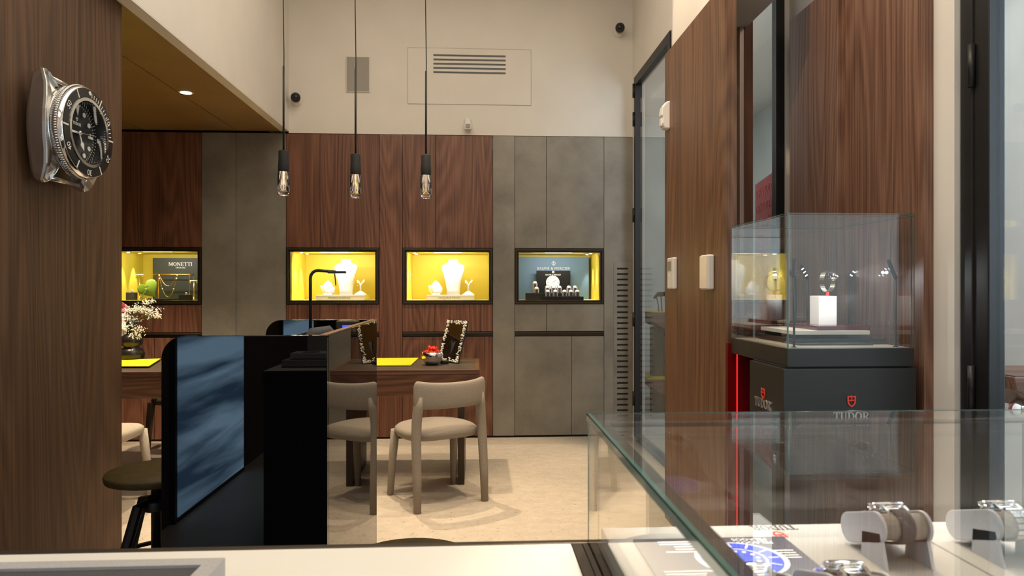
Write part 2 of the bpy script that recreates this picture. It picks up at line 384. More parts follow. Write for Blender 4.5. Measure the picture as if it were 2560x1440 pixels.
def serif(mb, s, h, O, U, V, d=.001, width=None):        # centred on O, baseline at O
    U = Vector(U).normalized(); V = Vector(V).normalized(); Nn = U.cross(V)
    tot = sum(SER[c][0] for c in s) - .06; k = (width / (tot * h)) if width else 1; x = -tot / 2
    for c in s:
        for p in SER[c][1]: mb.prism([((x + a) * h * k, b * h) for a, b in p], O, U, V, Nn, d)
        x += SER[c][0]
    return mb
def shield(mb, w, h, O, U, V, d=.002, line=.16):          # outlined heraldic shield with cross bar, centred on O
    U = Vector(U).normalized(); V = Vector(V).normalized(); Nn = U.cross(V)
    out = [(-.5, .5), (-.25, .44), (0, .5), (.25, .44), (.5, .5), (.5, -.02), (.40, -.26), (.2, -.42), (0, -.5), (-.2, -.42), (-.40, -.26), (-.5, -.02)]
    o = [(a * w, b * h) for a, b in out]; i = [(a * w * (1 - 2 * line), b * h * (1 - 2 * line * w / h)) for a, b in out]
    mb.strip(o, i, O, U, V, Nn, d); mb.prism(rect(-w * .36, h * .04, w * .36, h * .14), O, U, V, Nn, d)
    mb.prism(rect(-w * .06, h * .1, w * .06, h * .42), O, U, V, Nn, d); return mb

# ================================================================== the setting
YB = 5.93                                    # face of the rear cabinet wall
ZT = 2.622                                   # top of its panels
ZS = 2.643                                   # underside of the alcove soffit
XL = -1.68                                   # left wood wall
BACK = 6.56
struct(Bx(-3.9, 3.4, -2.6, 8.4, -.08, 0).build('floor', 'floor'))
struct(Bx(-3.9, 1.70, -2.6, 8.4, ZC, ZC + .1).build('ceiling', 'plaster'))
wb = MB(); wb.box(-1.60, 1.374, YB + .004, YB + .16, ZT + .004, ZC); wb.box(-3.9, 1.374, BACK, BACK + .1, 0, ZT + .02)
struct(wb.build('wall_back', 'plaster'))
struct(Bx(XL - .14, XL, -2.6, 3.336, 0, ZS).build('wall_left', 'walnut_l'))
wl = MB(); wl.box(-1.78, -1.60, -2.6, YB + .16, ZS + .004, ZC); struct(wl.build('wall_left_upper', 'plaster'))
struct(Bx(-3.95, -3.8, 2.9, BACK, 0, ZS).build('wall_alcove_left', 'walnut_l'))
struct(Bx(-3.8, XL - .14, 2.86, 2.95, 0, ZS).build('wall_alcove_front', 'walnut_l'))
struct(Bx(-3.9, 1.7, -2.7, -2.6, 0, ZC).build('wall_front', 'plaster'))
YJ = PX(2386, 720, 1.621).y; YF0 = PX(2400, 720, 1.635).y; YF1 = PX(2472, 720, 1.635).y
# right wall: pieces round the glass door, the wood pier, the recess and the window room
wr = MB()
wr.box(1.374, 1.46, 5.84, BACK, 0, ZC); wr.box(1.374, 1.46, 4.74, 5.84, 3.12, ZC); wr.box(1.374, 1.46, 3.86, 4.74, 0, ZC)
wr.box(1.125, 1.33, 3.42, 3.86, 0, ZC); wr.box(1.125, 1.374, 2.95, 3.4195, ZT + .005, ZC)
wr.box(1.601, 1.66, 2.94, 3.42, 0, ZC); wr.box(1.621, 1.66, YJ, 2.94, 0, ZC); wr.box(1.621, 1.66, -2.6, YJ, 2.95, ZC); wr.box(1.62, 1.66, -2.6, .35, 0, 2.95)
struct(wr.build('wall_right', 'plaster'))
# the show-window room behind the right wall
struct(Bx(3.3, 3.4, -.2, 8.2, 0, 3.35).build('wall_window_room', 'concrete'))
wc = MB(); wc.box(1.46, 3.3, 8.1, 8.2, 0, 3.35); wc.box(1.66, 3.3, -.2, -.1, 0, 3.35); wc.box(1.46, 1.50, 6.66, 8.1, 0, 3.35)
struct(wc.build('wall_window_room_end', 'concrete'))
ct = MB(); ct.box(1.467, 3.3, 3.47, 8.2, 3.35, 3.42); ct.box(1.67, 3.3, -.2, 3.47, 3.35, 3.42)
struct(ct.build('ceiling_window_room', 'tile'))
# soffit over the alcove, with open seams
sf = MB(); sx = [-1.668]
for px in (590, 352): sx.append(PY(px, 325, YB).x)
sx.append(-3.8)
ys = [2.95, 4.4, BACK]
for a, b in zip(sx[:-1], sx[1:]): sf.box(b + .004, a - .004, 2.95, YB + .02, ZS, ZS + .02)
sf.box(-1.675, -1.6681, 2.95, YB + .02, ZS + .001, ZS + .02)
struct(sf.build('ceiling_soffit', 'soffit'))
struct(Bx(-3.8, -1.62, 2.95, BACK, ZS + .021, ZS + .03).build('ceiling_soffit_void', 'gap'))
struct(Bx(-1.668, -1.60, -2.6, YB, ZS - .004, ZS + .003).build('trim_1', 'plaster'))
struct(MB().box(-3.8, 1.3, YB + .012, YB + .03, 0, .012).build('baseboard_back', 'gap'))

# ================================================================== rear cabinet wall
def wx(px, py=720): return PY(px, py, YB).x
def wz(px, py): return PY(px, py, YB).z
Z_N1, Z_N0 = wz(1120, 620.5), wz(1120, 760.5)        # niche frame top / bottom
Z_H1, Z_H0 = wz(1120, 829.5), wz(1120, 841.5)        # handle rail
G = .0035
def front(px0, px1, z0, z1): return Bx(wx(px0) + G / 2, wx(px1) - G / 2, YB, YB + .022, z0 + G / 2, z1 - G / 2)
def niche_cabinet(label, pxa, pxb, uppers, lowers, mids, m, z_handle=True, fpx=None, back_m='yellow'):
    x0, x1 = wx(pxa), wx(pxb)
    t = thing('display_cabinet', label, 'cabinet', ((x0 + x1) / 2, YB, 0), group='cabinet units with lit niches')
    car = MB(); car.box(x0 + .001, x1 - .001, YB + .024, YB + .034, .012, Z_N0 + .02); car.box(x0 + .001, x1 - .001, YB + .024, YB + .034, Z_N1 - .02, ZT)
    car.build('carcass', 'gap', t)
    def row(cuts, z0, z1, nm):
        for a, b in zip(cuts[:-1], cuts[1:]): front(a, b, z0, z1).build(nm, m, t, bevel=.0012)
    row([pxa] + uppers + [pxb], Z_N1, ZT, 'upper_door'); row([pxa] + mids + [pxb], Z_H1, Z_N0, 'drawer')
    row([pxa] + lowers + [pxb], .016, Z_H0, 'lower_door')
    h = MB(); h.box(x0 + .003, x1 - .003, YB + .004, YB + .022, Z_H0 + .004, Z_H1 - .004); h.box(x0 + .003, x1 - .003, YB - .012, YB + .004, Z_H1 - .018, Z_H1 - .006)
    h.build('handle_rail', 'bronze', t, bevel=.002)
    f = MB(); f.ringxz(x0 + .004, x1 - .004, Z_N0 + .003, Z_N1 - .003, .017, YB - .010, YB + .05); f.ringxz(x0 + .023, x1 - .023, Z_N0 + .022, Z_N1 - .022, .012, YB + .002, YB + .05)
    f.build('niche_frame', 'bronze', t, bevel=.002)
    a, b, c, d = x0 + .034, x1 - .034, Z_N0 + .033, Z_N1 - .033; yb = 6.48
    lin = MB(); lin.box(a - .012, a, YB + .05, yb, c - .012, d + .012); lin.box(b, b + .012, YB + .05, yb, c - .012, d + .012)
    lin.box(a, b, YB + .05, yb, c - .012, c); lin.box(a, b, YB + .05, yb, d, d + .012); lin.box(a - .012, b + .012, yb, yb + .012, c - .012, d + .012)
    lin.build('niche_lining', 'yellow', t)
    return t, a, b, c, d
def spot(loc, e, size, tgt, col=(1, .92, .74)):
    lamp('SPOT', 'niche_spot_beam', loc, e, col, target=tgt, spot_size=math.radians(size), spot_blend=.5, shadow_soft_size=.008)
def niche_lights(t, a, b, c, d, side, power, bar=1.0):
    xs = [a + .055, a + .055] if side < 0 else [b - .055, b - .055]
    for x, y in zip(xs, (6.10, 6.30)):
        MB().lathe([(.011, -.004), (.011, 0)], (x, y, d), seg=12).build('spot_lens', 'ledlamp', t); spot((x, y, d - .008), power * 1.7, 40, (x + side * .028, y, c))
    st = MB(); st.box((a + b) / 2 - .12, (a + b) / 2 + .12, YB + .055, YB + .065, d - .003, d); st.build('added_glow_bar', 'fillbar', t)  # glowing bar and the area light after it are added to brighten the niche
    lamp('AREA', 'niche_fill_light', ((a + b) / 2, YB + .085, d - .008), power * bar, (1, .94, .80), rot=(.75, 0, 0), shape='RECTANGLE', size=.46, size_y=.02)
cabA = niche_cabinet('walnut cabinet in the left alcove, its yellow niche holding gold necklaces', 268, 504, [352], [386], [], 'walnut')
niche_lights(*cabA, -1, 9, .26)
def plain_panel(name, label, a, b, m, z0=.016, z1=ZT):
    x0, x1 = wx(a), wx(b)
    t = MB(); t.box(x0 + G / 2, x1 - G / 2, YB, YB + .03, z0, z1)
    return tag(t.build(name, m, bevel=.0012), label, 'panel', 'tall panels of the rear wall')
plain_panel('grey_cladding', 'narrow grey metal panel right of the gold necklace niche', 504, 590, 'grey')
plain_panel('grey_cladding', 'wide brown-grey metal panel ending at the alcove edge behind the black booth', 590, 715, 'grey')
cabC = niche_cabinet('walnut cabinet whose yellow niche shows a bust behind the black lamp', 715, 948, [800], [800], [800], 'walnut')
niche_lights(*cabC, -1, 14, .32)
plain_panel('walnut_cladding', 'narrow full-height walnut panel between the two bust niches', 948, 1006, 'walnut')
cabE = niche_cabinet('walnut cabinet with a yellow niche bust above the standing mirror', 1006, 1232, [1089], [1150], [1087], 'walnut')
niche_lights(*cabE, -1, 14, .32)
plain_panel('grey_cladding', 'narrow grey metal panel between walnut and the slate blue watch niche', 1232, 1287, 'grey')
cabG = niche_cabinet('grey metal cabinet with a slate blue niche full of watches', 1287, 1510, [1366], [1429], [1366], 'grey')
niche_lights(*cabG, 1, 8, .34)
plain_panel('grey_cladding', 'grey metal panel beside the glass door behind the slotted grille', 1510, 1582, 'grey')
plain_panel('walnut_cladding', 'walnut strip at the far left end of the alcove cabinets', 190, 268, 'walnut')
# slotted vent grille on the last panel
x0, x1, z0, z1 = wx(1534), wx(1579.5), .03, wz(1555, 656)
t = thing('vent_grille', 'tall grey slotted vent grille in the panel beside the glass door', 'vent', ((x0 + x1) / 2, YB, 0))
n = 33; pitch = (wz(1555, 670) - wz(1555, 683.6)); zs = wz(1555, 671.5)
MB().box(x0, x1, YB - .004, YB - .0005, z0, z1).build('cover_plate', 'grey', t, bevel=.001)
sl = MB(); xa, xb = wx(1542.5), wx(1569.5)
for k in range(n):
    z = zs - k * pitch
    sl.box(xa, xb, YB - .0052, YB - .0038, z - .0075, z + .0075)
sl.build('slot', 'gap', t)

# ================================================================== fittings on the white wall
YW = YB + .004
xa, xb = PY(1020, 190, YW).x, PY(1327, 190, YW).x; zb, za = PY(1170, 261, YW).z, PY(1170, 122.3, YW).z
t = thing('air_vent', 'flush white air vent panel with five dark slots high on the rear wall', 'vent', ((xa + xb) / 2, YW, zb))
MB().box(xa, xb, YW - .003, YW + .0, zb, za).build('cover_panel', 'plaster', t)
ln = MB(); ln.ringxz(xa - .003, xb + .003, zb - .003, za + .003, .003, YW - .0035, YW); ln.build('panel_gap', 'screen_g', t)
for k in range(5):
    z1 = PY(1174, 137.5 + k * 10.6, YW).z
    Bx(PY(1083.5, 160, YW).x, PY(1264, 160, YW).x, YW - .0045, YW - .001, z1 - .0155, z1).build('slot', 'lens', t)
xa, xb = PY(866, 190, YW).x, PY(925, 190, YW).x; zb, za = PY(895, 231, YW).z, PY(895, 142, YW).z
t = thing('wall_speaker', 'square grey speaker grille on the white wall beside the middle pendant', 'speaker', ((xa + xb) / 2, YW, zb))
Bx(xa, xb, YW - .012, YW, zb, za).build('frame', 'plaster', t, bevel=.002); Bx(xa + .006, xb - .006, YW - .015, YW - .011, zb + .006, za - .006).build('grille', 'speaker', t)
def security_camera(px, py, label, aim):
    p = PY(px, py, YW); t = thing('security_camera', label, 'security camera', (p.x, YW, p.z), group='security cameras')
    MB().lathe([(.050, 0), (.050, .012), (.040, .024), (.012, .028)], (p.x, YW, p.z - .012), (0, -1, 0), 24).build('base', 'plaster', t)
    q = Vector((p.x, YW - .05, p.z)); a = Vector(aim).normalized()
    MB().lathe([(.010, -.03), (.034, -.022), (.040, .0), (.040, .05), (.036, .062), (.030, .064)], q, a, 24).build('body', 'black', t)
    MB().lathe([(.026, .060), (.024, .066), (.012, .071), (.001, .073)], q, a, 20).build('lens', 'lens', t)
security_camera(743, 247, 'black security camera low on the white wall by the left pendant', (.25, -1, -.35))
security_camera(1547, 76, 'black security camera near the top right corner of the white wall', (-.2, -1, -.25))
p = PY(1170, 312, YW); t = thing('motion_sensor', 'small white motion sensor below the air vent', 'sensor', (p.x, YW, p.z))
Bx(p.x - .026, p.x + .026, YW - .035, YW, p.z - .005, p.z + .05).build('bracket', 'plastic', t, bevel=.012, bseg=4)
Bx(p.x - .03, p.x + .03, YW - .07, YW - .02, p.z - .055, p.z + .004).build('housing', 'plastic', t, bevel=.008, bseg=3)
Bx(p.x - .02, p.x + .02, YW - .074, YW - .069, p.z - .045, p.z - .008).build('lens', 'screen_g', t, bevel=.002)

# ================================================================== right side: door, pier, recess
XD = 1.374
t = thing('glass_door', 'tall black framed glass door in the right wall by the slotted grille', 'door', (XD, 5.3, 0))
f = MB(); f.box(XD - .012, XD + .05, 5.79, 5.835, 0, 3.115); f.box(XD - .012, XD + .05, 4.745, 4.80, 0, 3.115); f.box(XD - .012, XD + .05, 4.80, 5.79, 3.04, 3.115); f.box(XD - .012, XD + .05, 4.80, 5.79, 0, .05)
f.build('frame', 'black', t, bevel=.002)
Bx(XD + .012, XD + .022, 4.80, 5.79, .05, 3.04).build('pane', 'glass', t)
for z in (.35, PX(1592, 790, XD).z - .03, PX(1592, 537, XD).z, PX(1592, 290, XD).z - .02, PX(1592, 224, XD).z): 
    MB().lathe([(.013, -.06), (.013, .06)], (XD - .016, 5.815, z), (0, 0, 1), 12).build('hinge', 'black', t)
# wood pier
XP = 1.07; PA, PB = PX(1828, 720, 1.085).y + .034, PX(1662, 720, XP).y
tag(Bx(XP, XP + .052, PA, PB, 0, ZT).build('wood_pier', 'walnut_p', bevel=.0015), 'golden walnut pier carrying two wall controls and a sensor', 'panel')
def on_pier(px, py): return PX(px, py, XP)
c = on_pier(1671, 291); t = thing('motion_sensor', 'white curved motion sensor high on the edge of the walnut pier', 'sensor', (XP, c.y, c.z))
pr = [(0, -.075), (.03, -.072), (.046, -.045), (.042, -.01), (.05, 0), (.044, .045), (.022, .075), (0, .08)]
MB().prism([(a, b) for a, b in pr], (XP + .002, c.y - .03, c.z), (-1, 0, 0), (0, 0, 1), (0, 1, 0), .06).build('housing', 'plastic', t, bevel=.008, bseg=3)
Bx(XP - .048, XP - .03, c.y - .022, c.y + .022, c.z - .06, c.z - .012).build('lens', 'white', t, bevel=.008, bseg=3)
c = on_pier(1683, 684); t = thing('thermostat', 'small white wall thermostat with grey display on the pier', 'thermostat', (XP, c.y, c.z))
Bx(XP - .024, XP, c.y - .075, c.y + .035, c.z - .083, c.z + .085).build('housing', 'plastic', t, bevel=.006, bseg=3)
Bx(XP - .0255, XP - .022, c.y - .045, c.y + .02, c.z + .015, c.z + .065).build('display', 'screen_g', t)
MB().lathe([(.004, 0), (.003, .003)], (XP - .024, c.y - .012, c.z - .01), (-1, 0, 0), 10).build('button', 'white', t)
c = on_pier(1776, 680); t = thing('wall_controller', 'glossy white rectangular controller on the pier beside the glass case', 'wall control', (XP, c.y, c.z))
Bx(XP - .032, XP, c.y - .055, c.y + .055, c.z - .08, c.z + .078).build('housing', 'plastic', t, bevel=.008, bseg=3)
Bx(XP - .0345, XP - .031, c.y - .05, c.y + .05, c.z - .075, c.z + .073).build('front_plate', 'plastic_p', t, bevel=.002)
# frontal glazing between the pier and the wood side wall
YG = 3.42
g = lambda px: PY(px, 300, YG).x
t = thing('recess_window', 'narrow framed window in the recess behind the glass watch case', 'window', (1.45, YG, 0))
Bx(1.33, g(1846), YG - .012, YG + .02, 0, ZC).build('wood_strip', 'walnut_d', t); Bx(g(1846), g(1856), YG - .018, YG + .02, 0, ZC).build('metal_trim', 'steel', t)
Bx(g(1856), g(1880), YG - .012, YG + .02, 0, ZC).build('wood_strip', 'walnut', t); Bx(g(1880), g(1936), YG, YG + .01, 0, ZC).build('pane', 'glass', t)
Bx(g(1936), g(1957), YG - .02, YG + .03, 0, ZC).build('frame', 'black', t); Bx(g(1957), g(1973), YG - .005, YG + .03, 0, ZC).build('jamb', 'plaster', t)
# wood side wall in two planes
XS = 1.55
ya, yb_ = PX(2093, 720, XS).y, PX(1974, 720, XS).y
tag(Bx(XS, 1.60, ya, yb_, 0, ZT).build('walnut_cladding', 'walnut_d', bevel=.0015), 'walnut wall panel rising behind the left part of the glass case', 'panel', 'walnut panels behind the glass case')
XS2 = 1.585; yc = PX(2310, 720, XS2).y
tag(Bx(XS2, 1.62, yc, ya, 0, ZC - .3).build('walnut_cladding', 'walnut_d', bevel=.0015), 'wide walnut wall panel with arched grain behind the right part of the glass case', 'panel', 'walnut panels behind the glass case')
# right glass door with its black frame
t = thing('entrance_door', 'black framed glass door at the right edge beyond the watch counter', 'door', (1.64, 1.4, 0))
f = MB(); f.box(1.635, 1.69, YF1, YF0, 0, 2.95); f.box(1.64, 1.69, .36, YF1, 2.87, 2.95); f.box(1.64, 1.69, .36, .42, 0, 2.87); f.build('frame', 'black', t, bevel=.003)
Bx(1.630, 1.636, (YF0 + YF1) / 2, (YF0 + YF1) / 2 + .005, 0, 2.95).build('frame_seam', 'gap', t)
for z in (PX(2420, 170, 1.63).z, PX(2420, 965, 1.63).z): MB().lathe([(.011, -.07), (.011, .07)], (1.626, (YF0 + YF1) / 2, z), (0, 0, 1), 12).build('hinge', 'black', t)
Bx(1.66, 1.672, .42, YF1, .02, 2.87).build('pane', 'glass', t)

# ------------------------------------------------------------------ inside the window room
def tray_stand(label, x0, x1, y0, y1, zs, post, cat='display stand', lin='yellow'):
    t = thing('display_stand', label, cat, ((x0 + x1) / 2, (y0 + y1) / 2, 0))
    for z in zs:
        sh = MB(); sh.prism([(x0, z), (x1, z), (x1 - .12, z - .15), (x0 + .16, z - .15), (x0 + .01, z - .055)], (0, y0, 0), (1, 0, 0), (0, 0, 1), (0, 1, 0), y1 - y0)
        sh.build('tray', 'walnut_h', t, bevel=.003); Bx(x0 + .02, x1 - .02, y0 + .02, y1 - .02, z, z + .004).build('tray_lining', lin, t)
    Bx(post[0], post[1], (y0 + y1) / 2 - .03, (y0 + y1) / 2 + .05, 0, zs[0] - .15).build('post', 'bronze', t)
    return t
tray_stand('two-tier wooden tray stand seen through the glass door at the rear', 1.64, 2.5, 6.5, 7.0, (PY(1620, 781, 6.5).z, PY(1622, 949, 6.5).z), (1.75, 1.95))
p = PY(1640, 740, 6.65); t = thing('ribbon_ring_box', 'black ribbon bow standing on the upper tray seen through the rear glass door', 'bow', (p.x + .03, 6.65, PY(1620, 781, 6.5).z + .004))
MB().tube([(p.x + .06, 6.65, t.location.z), (p.x + .05, 6.65, p.z)], .006, 8).build('stand', 'black', t)
bw = MB(); bw.tube([(p.x + .1, 6.65, p.z + .01), (p.x, 6.64, p.z + .005), (p.x - .02, 6.64, p.z - .02), (p.x + .02, 6.65, p.z + .03), (p.x + .1, 6.65, p.z + .03)], .012, 8)
bw.tube([(p.x, 6.64, p.z), (p.x + .02, 6.63, p.z - .1), (p.x + .02, 6.62, p.z - .17)], .005, 6); bw.build('bow', 'black', t)
zt = PY(2534, 944, 2.78).z; xt = PY(2536, 940, 2.78).x
t = tray_stand('wooden tray stand beyond the glass door at the right edge', xt, xt + .7, 2.78, 3.2, (zt, ), (xt + .25, xt + .4), lin='walnut_h')
MB().ball((xt + .10, 2.86, zt - .15), .05, 16, 10).build('chrome_knob', 'chrome', t)
# red printed board and white block behind the recess window
xr0 = PY(1886, 450, 4.0).x
t = thing('red_board', 'tall red printed board seen through the narrow recess window', 'sign', (1.75, 4.2, 0))
rb = MB(); A, B_ = PY(1888, 453, 4.35), PY(1945, 432, 3.75)
ux = (B_ - A); ux.z = 0; L_ = ux.length; ux.normalize(); top_z = (A.z + B_.z) / 2
nrm = Vector((ux.y, -ux.x, 0)); 
rb.prism(rect(0, 0, L_ + .3, top_z), (A.x, A.y, 0), ux, (0, 0, 1), -nrm, .03); rb.build('board', 'redboard', t)
pm = MB()
for k in range(9):
    me = txt(('BORN TO DARE ' * 2)[k % 4:k % 4 + 9], .082, .0006, 'LEFT', .95)
    pm.mesh(me, frame_mat(Vector((A.x, A.y, top_z - .10 - k * .095)) + ux * .02 + nrm * .0012, ux, (0, 0, 1)))
pm.build('lettering', 'redprint', t)
tag(Bx(1.62, 1.74, 4.5, 4.75, 0, PY(1886, 445, 4.5).z).build('white_plinth', 'whitem'), 'white plinth beside the red board behind the recess window', 'plinth')

# ================================================================== wall clock (giant watch) on the left wood wall
t = thing('wall_clock', 'giant diver watch wall clock in steel with black dial on the left wood wall', 'clock', (XL, 2.66, 1.888))
CX = XL; ck = PX(203, 331, XL + .145); CY, CZ = ck.y + .01, ck.z
half = [(.0, .150), (.07, .150), (.092, .155), (.100, .178), (.112, .206), (.130, .216), (.150, .209), (.160, .185), (.168, .15), (.178, .10), (.185, .05), (.187, 0)]
out = [(-y, z) for y, z in half[:0:-1]] + half + [(y, -z) for y, z in half[-2::-1]] + [(-y, -z) for y, z in half[1:-1]]
def cdep(z): return .118 - .042 * max(0, (abs(z) - .10) / .13) ** 2
n = len(out); rows = []
for k, (sc, dfn) in enumerate(((.92, lambda z: .040), (.97, lambda z: .055), (1.0, lambda z: cdep(z) - .012), (.985, lambda z: cdep(z)), (.80, lambda z: cdep(z) - .004))):
    rows.append([(CX + dfn(z), CY + y * sc, CZ + z * (sc if k < 4 else .86)) for y, z in out])
m_ = MB(); m_.grid(rows, closed_u=True, smooth=False); b = len(m_.v)
m_.f.append([b - n + k for k in range(n)]); m_.sm.append(False); m_.f.append([k for k in range(n)][::-1]); m_.sm.append(False)
m_.build('case', 'steel', t, bevel=.003)
MB().lathe([(.08, 0), (.08, .045)], (CX, CY, CZ), (1, 0, 0), 24).build('wall_mount', 'black', t)
for s_ in (-1, 1):
    MB().tube([(CX + .07, CY - .10, CZ + s_ * .19), (CX + .07, CY + .10, CZ + s_ * .19)], .010, 10).build('spring_bar', 'steel', t)
cr = MB(); cr.lathe([(.020, 0), (.020, .012), (.032, .014), (.034, .05), (.026, .056)], (CX + .06, CY + .196, CZ), (0, 1, 0), 24); cr.build('crown', 'steel', t)
R1 = .180; xb0 = CX + .124
bz = MB(); bz.lathe([(R1 - .010, 0), (R1, .004), (R1, .030), (R1 - .006, .044), (R1 - .012, .047), (R1 - .012, .03)], (xb0, CY, CZ), (1, 0, 0), 96, cap=False); bz.lathe([(.134, -.01), (R1 - .004, -.01), (R1 - .004, .0)], (xb0, CY, CZ), (1, 0, 0), 96, cap=False)
for k in range(120):
    a = 2 * PI * k / 120; bz.tube([(xb0 + .006, CY + math.cos(a) * R1, CZ + math.sin(a) * R1), (xb0 + .028, CY + math.cos(a) * R1, CZ + math.sin(a) * R1)], .0028, 5)
bzo = bz.build('bezel_ring', 'chrome', t)
def annulus(r0, r1, h0, h1, m, nm, seg=72):
    k = MB(); k.lathe([(r0, h0), (r1, h0), (r1, h1), (r0, h1)], (xb0, CY, CZ), (1, 0, 0), seg); 
    k.f = k.f[:-2]; k.sm = [False] * len(k.f); b0 = 3 * seg
    for i in range(seg): k.f.append([b0 + i, b0 + (i + 1) % seg, (i + 1) % seg, i]); k.sm.append(False)
    return k.build(nm, m, t)
annulus(.134, R1 - .010, .030, .0475, 'bezel', 'bezel_insert')
annulus(.122, .134, -.01, .050, 'chrome', 'crystal_ring')
def onface(r, ang): return Vector((0, CY + r * math.sin(ang), CZ + r * math.cos(ang)))
dl = MB(); dl.lathe([(.001, -.004), (.124, -.004), (.124, -.001), (.001, -.001)], (xb0, CY, CZ), (1, 0, 0), 64); dlo = dl.build('dial', 'dial', t)
lm = MB(); xd = xb0 - .0012
for k in range(12):
    a = PI / 6 * k; rr = Vector((0, math.sin(a), math.cos(a))); tt = Vector((0, math.cos(a), -math.sin(a)))
    if k in (3, 6, 9):
        lm.prism(rect(-.005, -.015, .005, .015), Vector((xd, CY, CZ)) + rr * .091, tt, rr, (1, 0, 0), .003)
    elif k == 0:
        lm.prism([(-.014, .02), (.014, .02), (.003, -.022)], Vector((xd, CY, CZ)) + rr * .091, tt, rr, (1, 0, 0), .003)
    else: lm.lathe([(.0095, 0), (.0095, .003)], Vector((xd, CY, CZ)) + rr * .093, (1, 0, 0), 20, False)
for k in range(60):
    a = PI / 30 * k; rr = Vector((0, math.sin(a), math.cos(a))); tt = Vector((0, math.cos(a), -math.sin(a)))
    lm.prism(rect(-.0009, -.004, .0009, .004), Vector((xd, CY, CZ)) + rr * .114, tt, rr, (1, 0, 0), .001)
lm.build('hour_markers', 'lume', t)
def hand(nm, ang, pts, m, h):
    rr = Vector((0, math.sin(ang), math.cos(ang))); tt = Vector((0, math.cos(ang), -math.sin(ang)))
    return MB().prism(pts, Vector((xd + h, CY, CZ)), tt, rr, (1, 0, 0), .002).build(nm, m, t)
A_ = math.radians
hand('minute_hand', A_(269), rect(-.004, .004, .004, .088), 'lume', .006)
hand('hour_hand', A_(155), [(-.003, .004), (.003, .004), (.003, .035), (.012, .046), (.003, .066), (0, .072), (-.003, .066), (-.012, .046), (-.003, .035)], 'lume', .009)
hand('second_hand', A_(84), [(-.001, -.03), (.001, -.03), (.001, .062), (.006, .068), (.001, .074), (.001, .1), (-.001, .1), (-.001, .074), (-.006, .068), (-.001, .062)], 'steel', .012)
MB().lathe([(.009, 0), (.009, .016), (.006, .018)], (xd, CY, CZ), (1, 0, 0), 20).build('hand_hub', 'steel', t)
bm_ = MB(); rm = .155; xm = xb0 + .0472
for num, mins in (('10', 10), ('20', 20), ('30', 30), ('40', 40), ('50', 50)):
    a = 2 * PI * mins / 60; rr = Vector((0, math.sin(a), math.cos(a))); tt = Vector((0, math.cos(a), -math.sin(a)))
    bm_.mesh(txt(num, .032, .0006), frame_mat(Vector((xm, CY, CZ)) + rr * (rm - .011), tt, rr))
for mins in (5, 15, 25, 35, 45, 55):
    a = 2 * PI * mins / 60; rr = Vector((0, math.sin(a), math.cos(a))); tt = Vector((0, math.cos(a), -math.sin(a)))
    bm_.prism(rect(-.003, -.017, .003, .017), Vector((xm, CY, CZ)) + rr * rm, tt, rr, (1, 0, 0), .0008)
for mins in list(range(1, 5)) + list(range(6, 10)) + list(range(11, 15)):
    a = 2 * PI * mins / 60; rr = Vector((0, math.sin(a), math.cos(a))); tt = Vector((0, math.cos(a), -math.sin(a)))
    bm_.prism(rect(-.0015, -.008, .0015, .008), Vector((xm, CY, CZ)) + rr * (rm - .006), tt, rr, (1, 0, 0), .0008)
bm_.lathe([(.008, 0), (.008, .003)], (xm, CY, CZ + rm), (1, 0, 0), 16)
bm_.build('bezel_marks', 'lume', bzo)
dt = MB(); serif(dt, 'TUDOR', .012, (xd, CY, CZ + .030), (0, 1, 0), (0, 0, 1), .0012); shield(dt, .012, .014, (xd, CY, CZ + .054), (0, 1, 0), (0, 0, 1), .0012); dt.build('dial_print', 'lume', dlo)

# ================================================================== black glass booth
BX1 = -.463; BYN, BYF = PX(818, 840, BX1).y, PX(942, 800, BX1).y
BZT = PY(700, 839, BYN).z; BX0 = PY(403, 900, BYN).x
t = thing('reception_booth', 'gloss black glass reception booth with rounded corner in front of the counter', 'desk', ((BX0 + BX1) / 2, (BYN + BYF) / 2, 0))
def rounded_face(y0, y1, nm):
    r = .07; pts = [(BX0, 0)] + [(BX0 + r - r * math.cos(a), BZT - r + r * math.sin(a)) for a in [PI / 2 * k / 10 for k in range(11)]] + [(BX1, BZT), (BX1, 0)]
    return MB().prism([(x, z) for x, z in pts], (0, y0, 0), (1, 0, 0), (0, 0, 1), (0, 1, 0), y1 - y0).build(nm, 'gloss', t, bevel=.0015)
rounded_face(BYN, BYN + .022, 'counter_side_panel'); rounded_face(BYF - .022, BYF, 'far_panel')
Bx(BX1 - .022, BX1, BYN + .0225, BYF - .0225, 0, BZT).build('mirror_side_panel', 'gloss', t, bevel=.0015)
Bx(BX1 - .0225, BX1 + .0005, BYN - .0005, BYF + .0005, BZT, BZT + .003).build('lit_edge_line', 'rose', t)  # copper-coloured strip imitates the lit, reflecting top edge of the panel
ZD = BZT - .10
Bx(BX0 + .02, BX1 - .023, BYN + .0225, BYF - .0225, ZD - .04, ZD).build('inner_worktop', 'black', t)
Bx(BX0 + .03, BX1 - .03, BYF - .3, BYF - .26, 0, ZD - .04).build('inner_support', 'black', t)
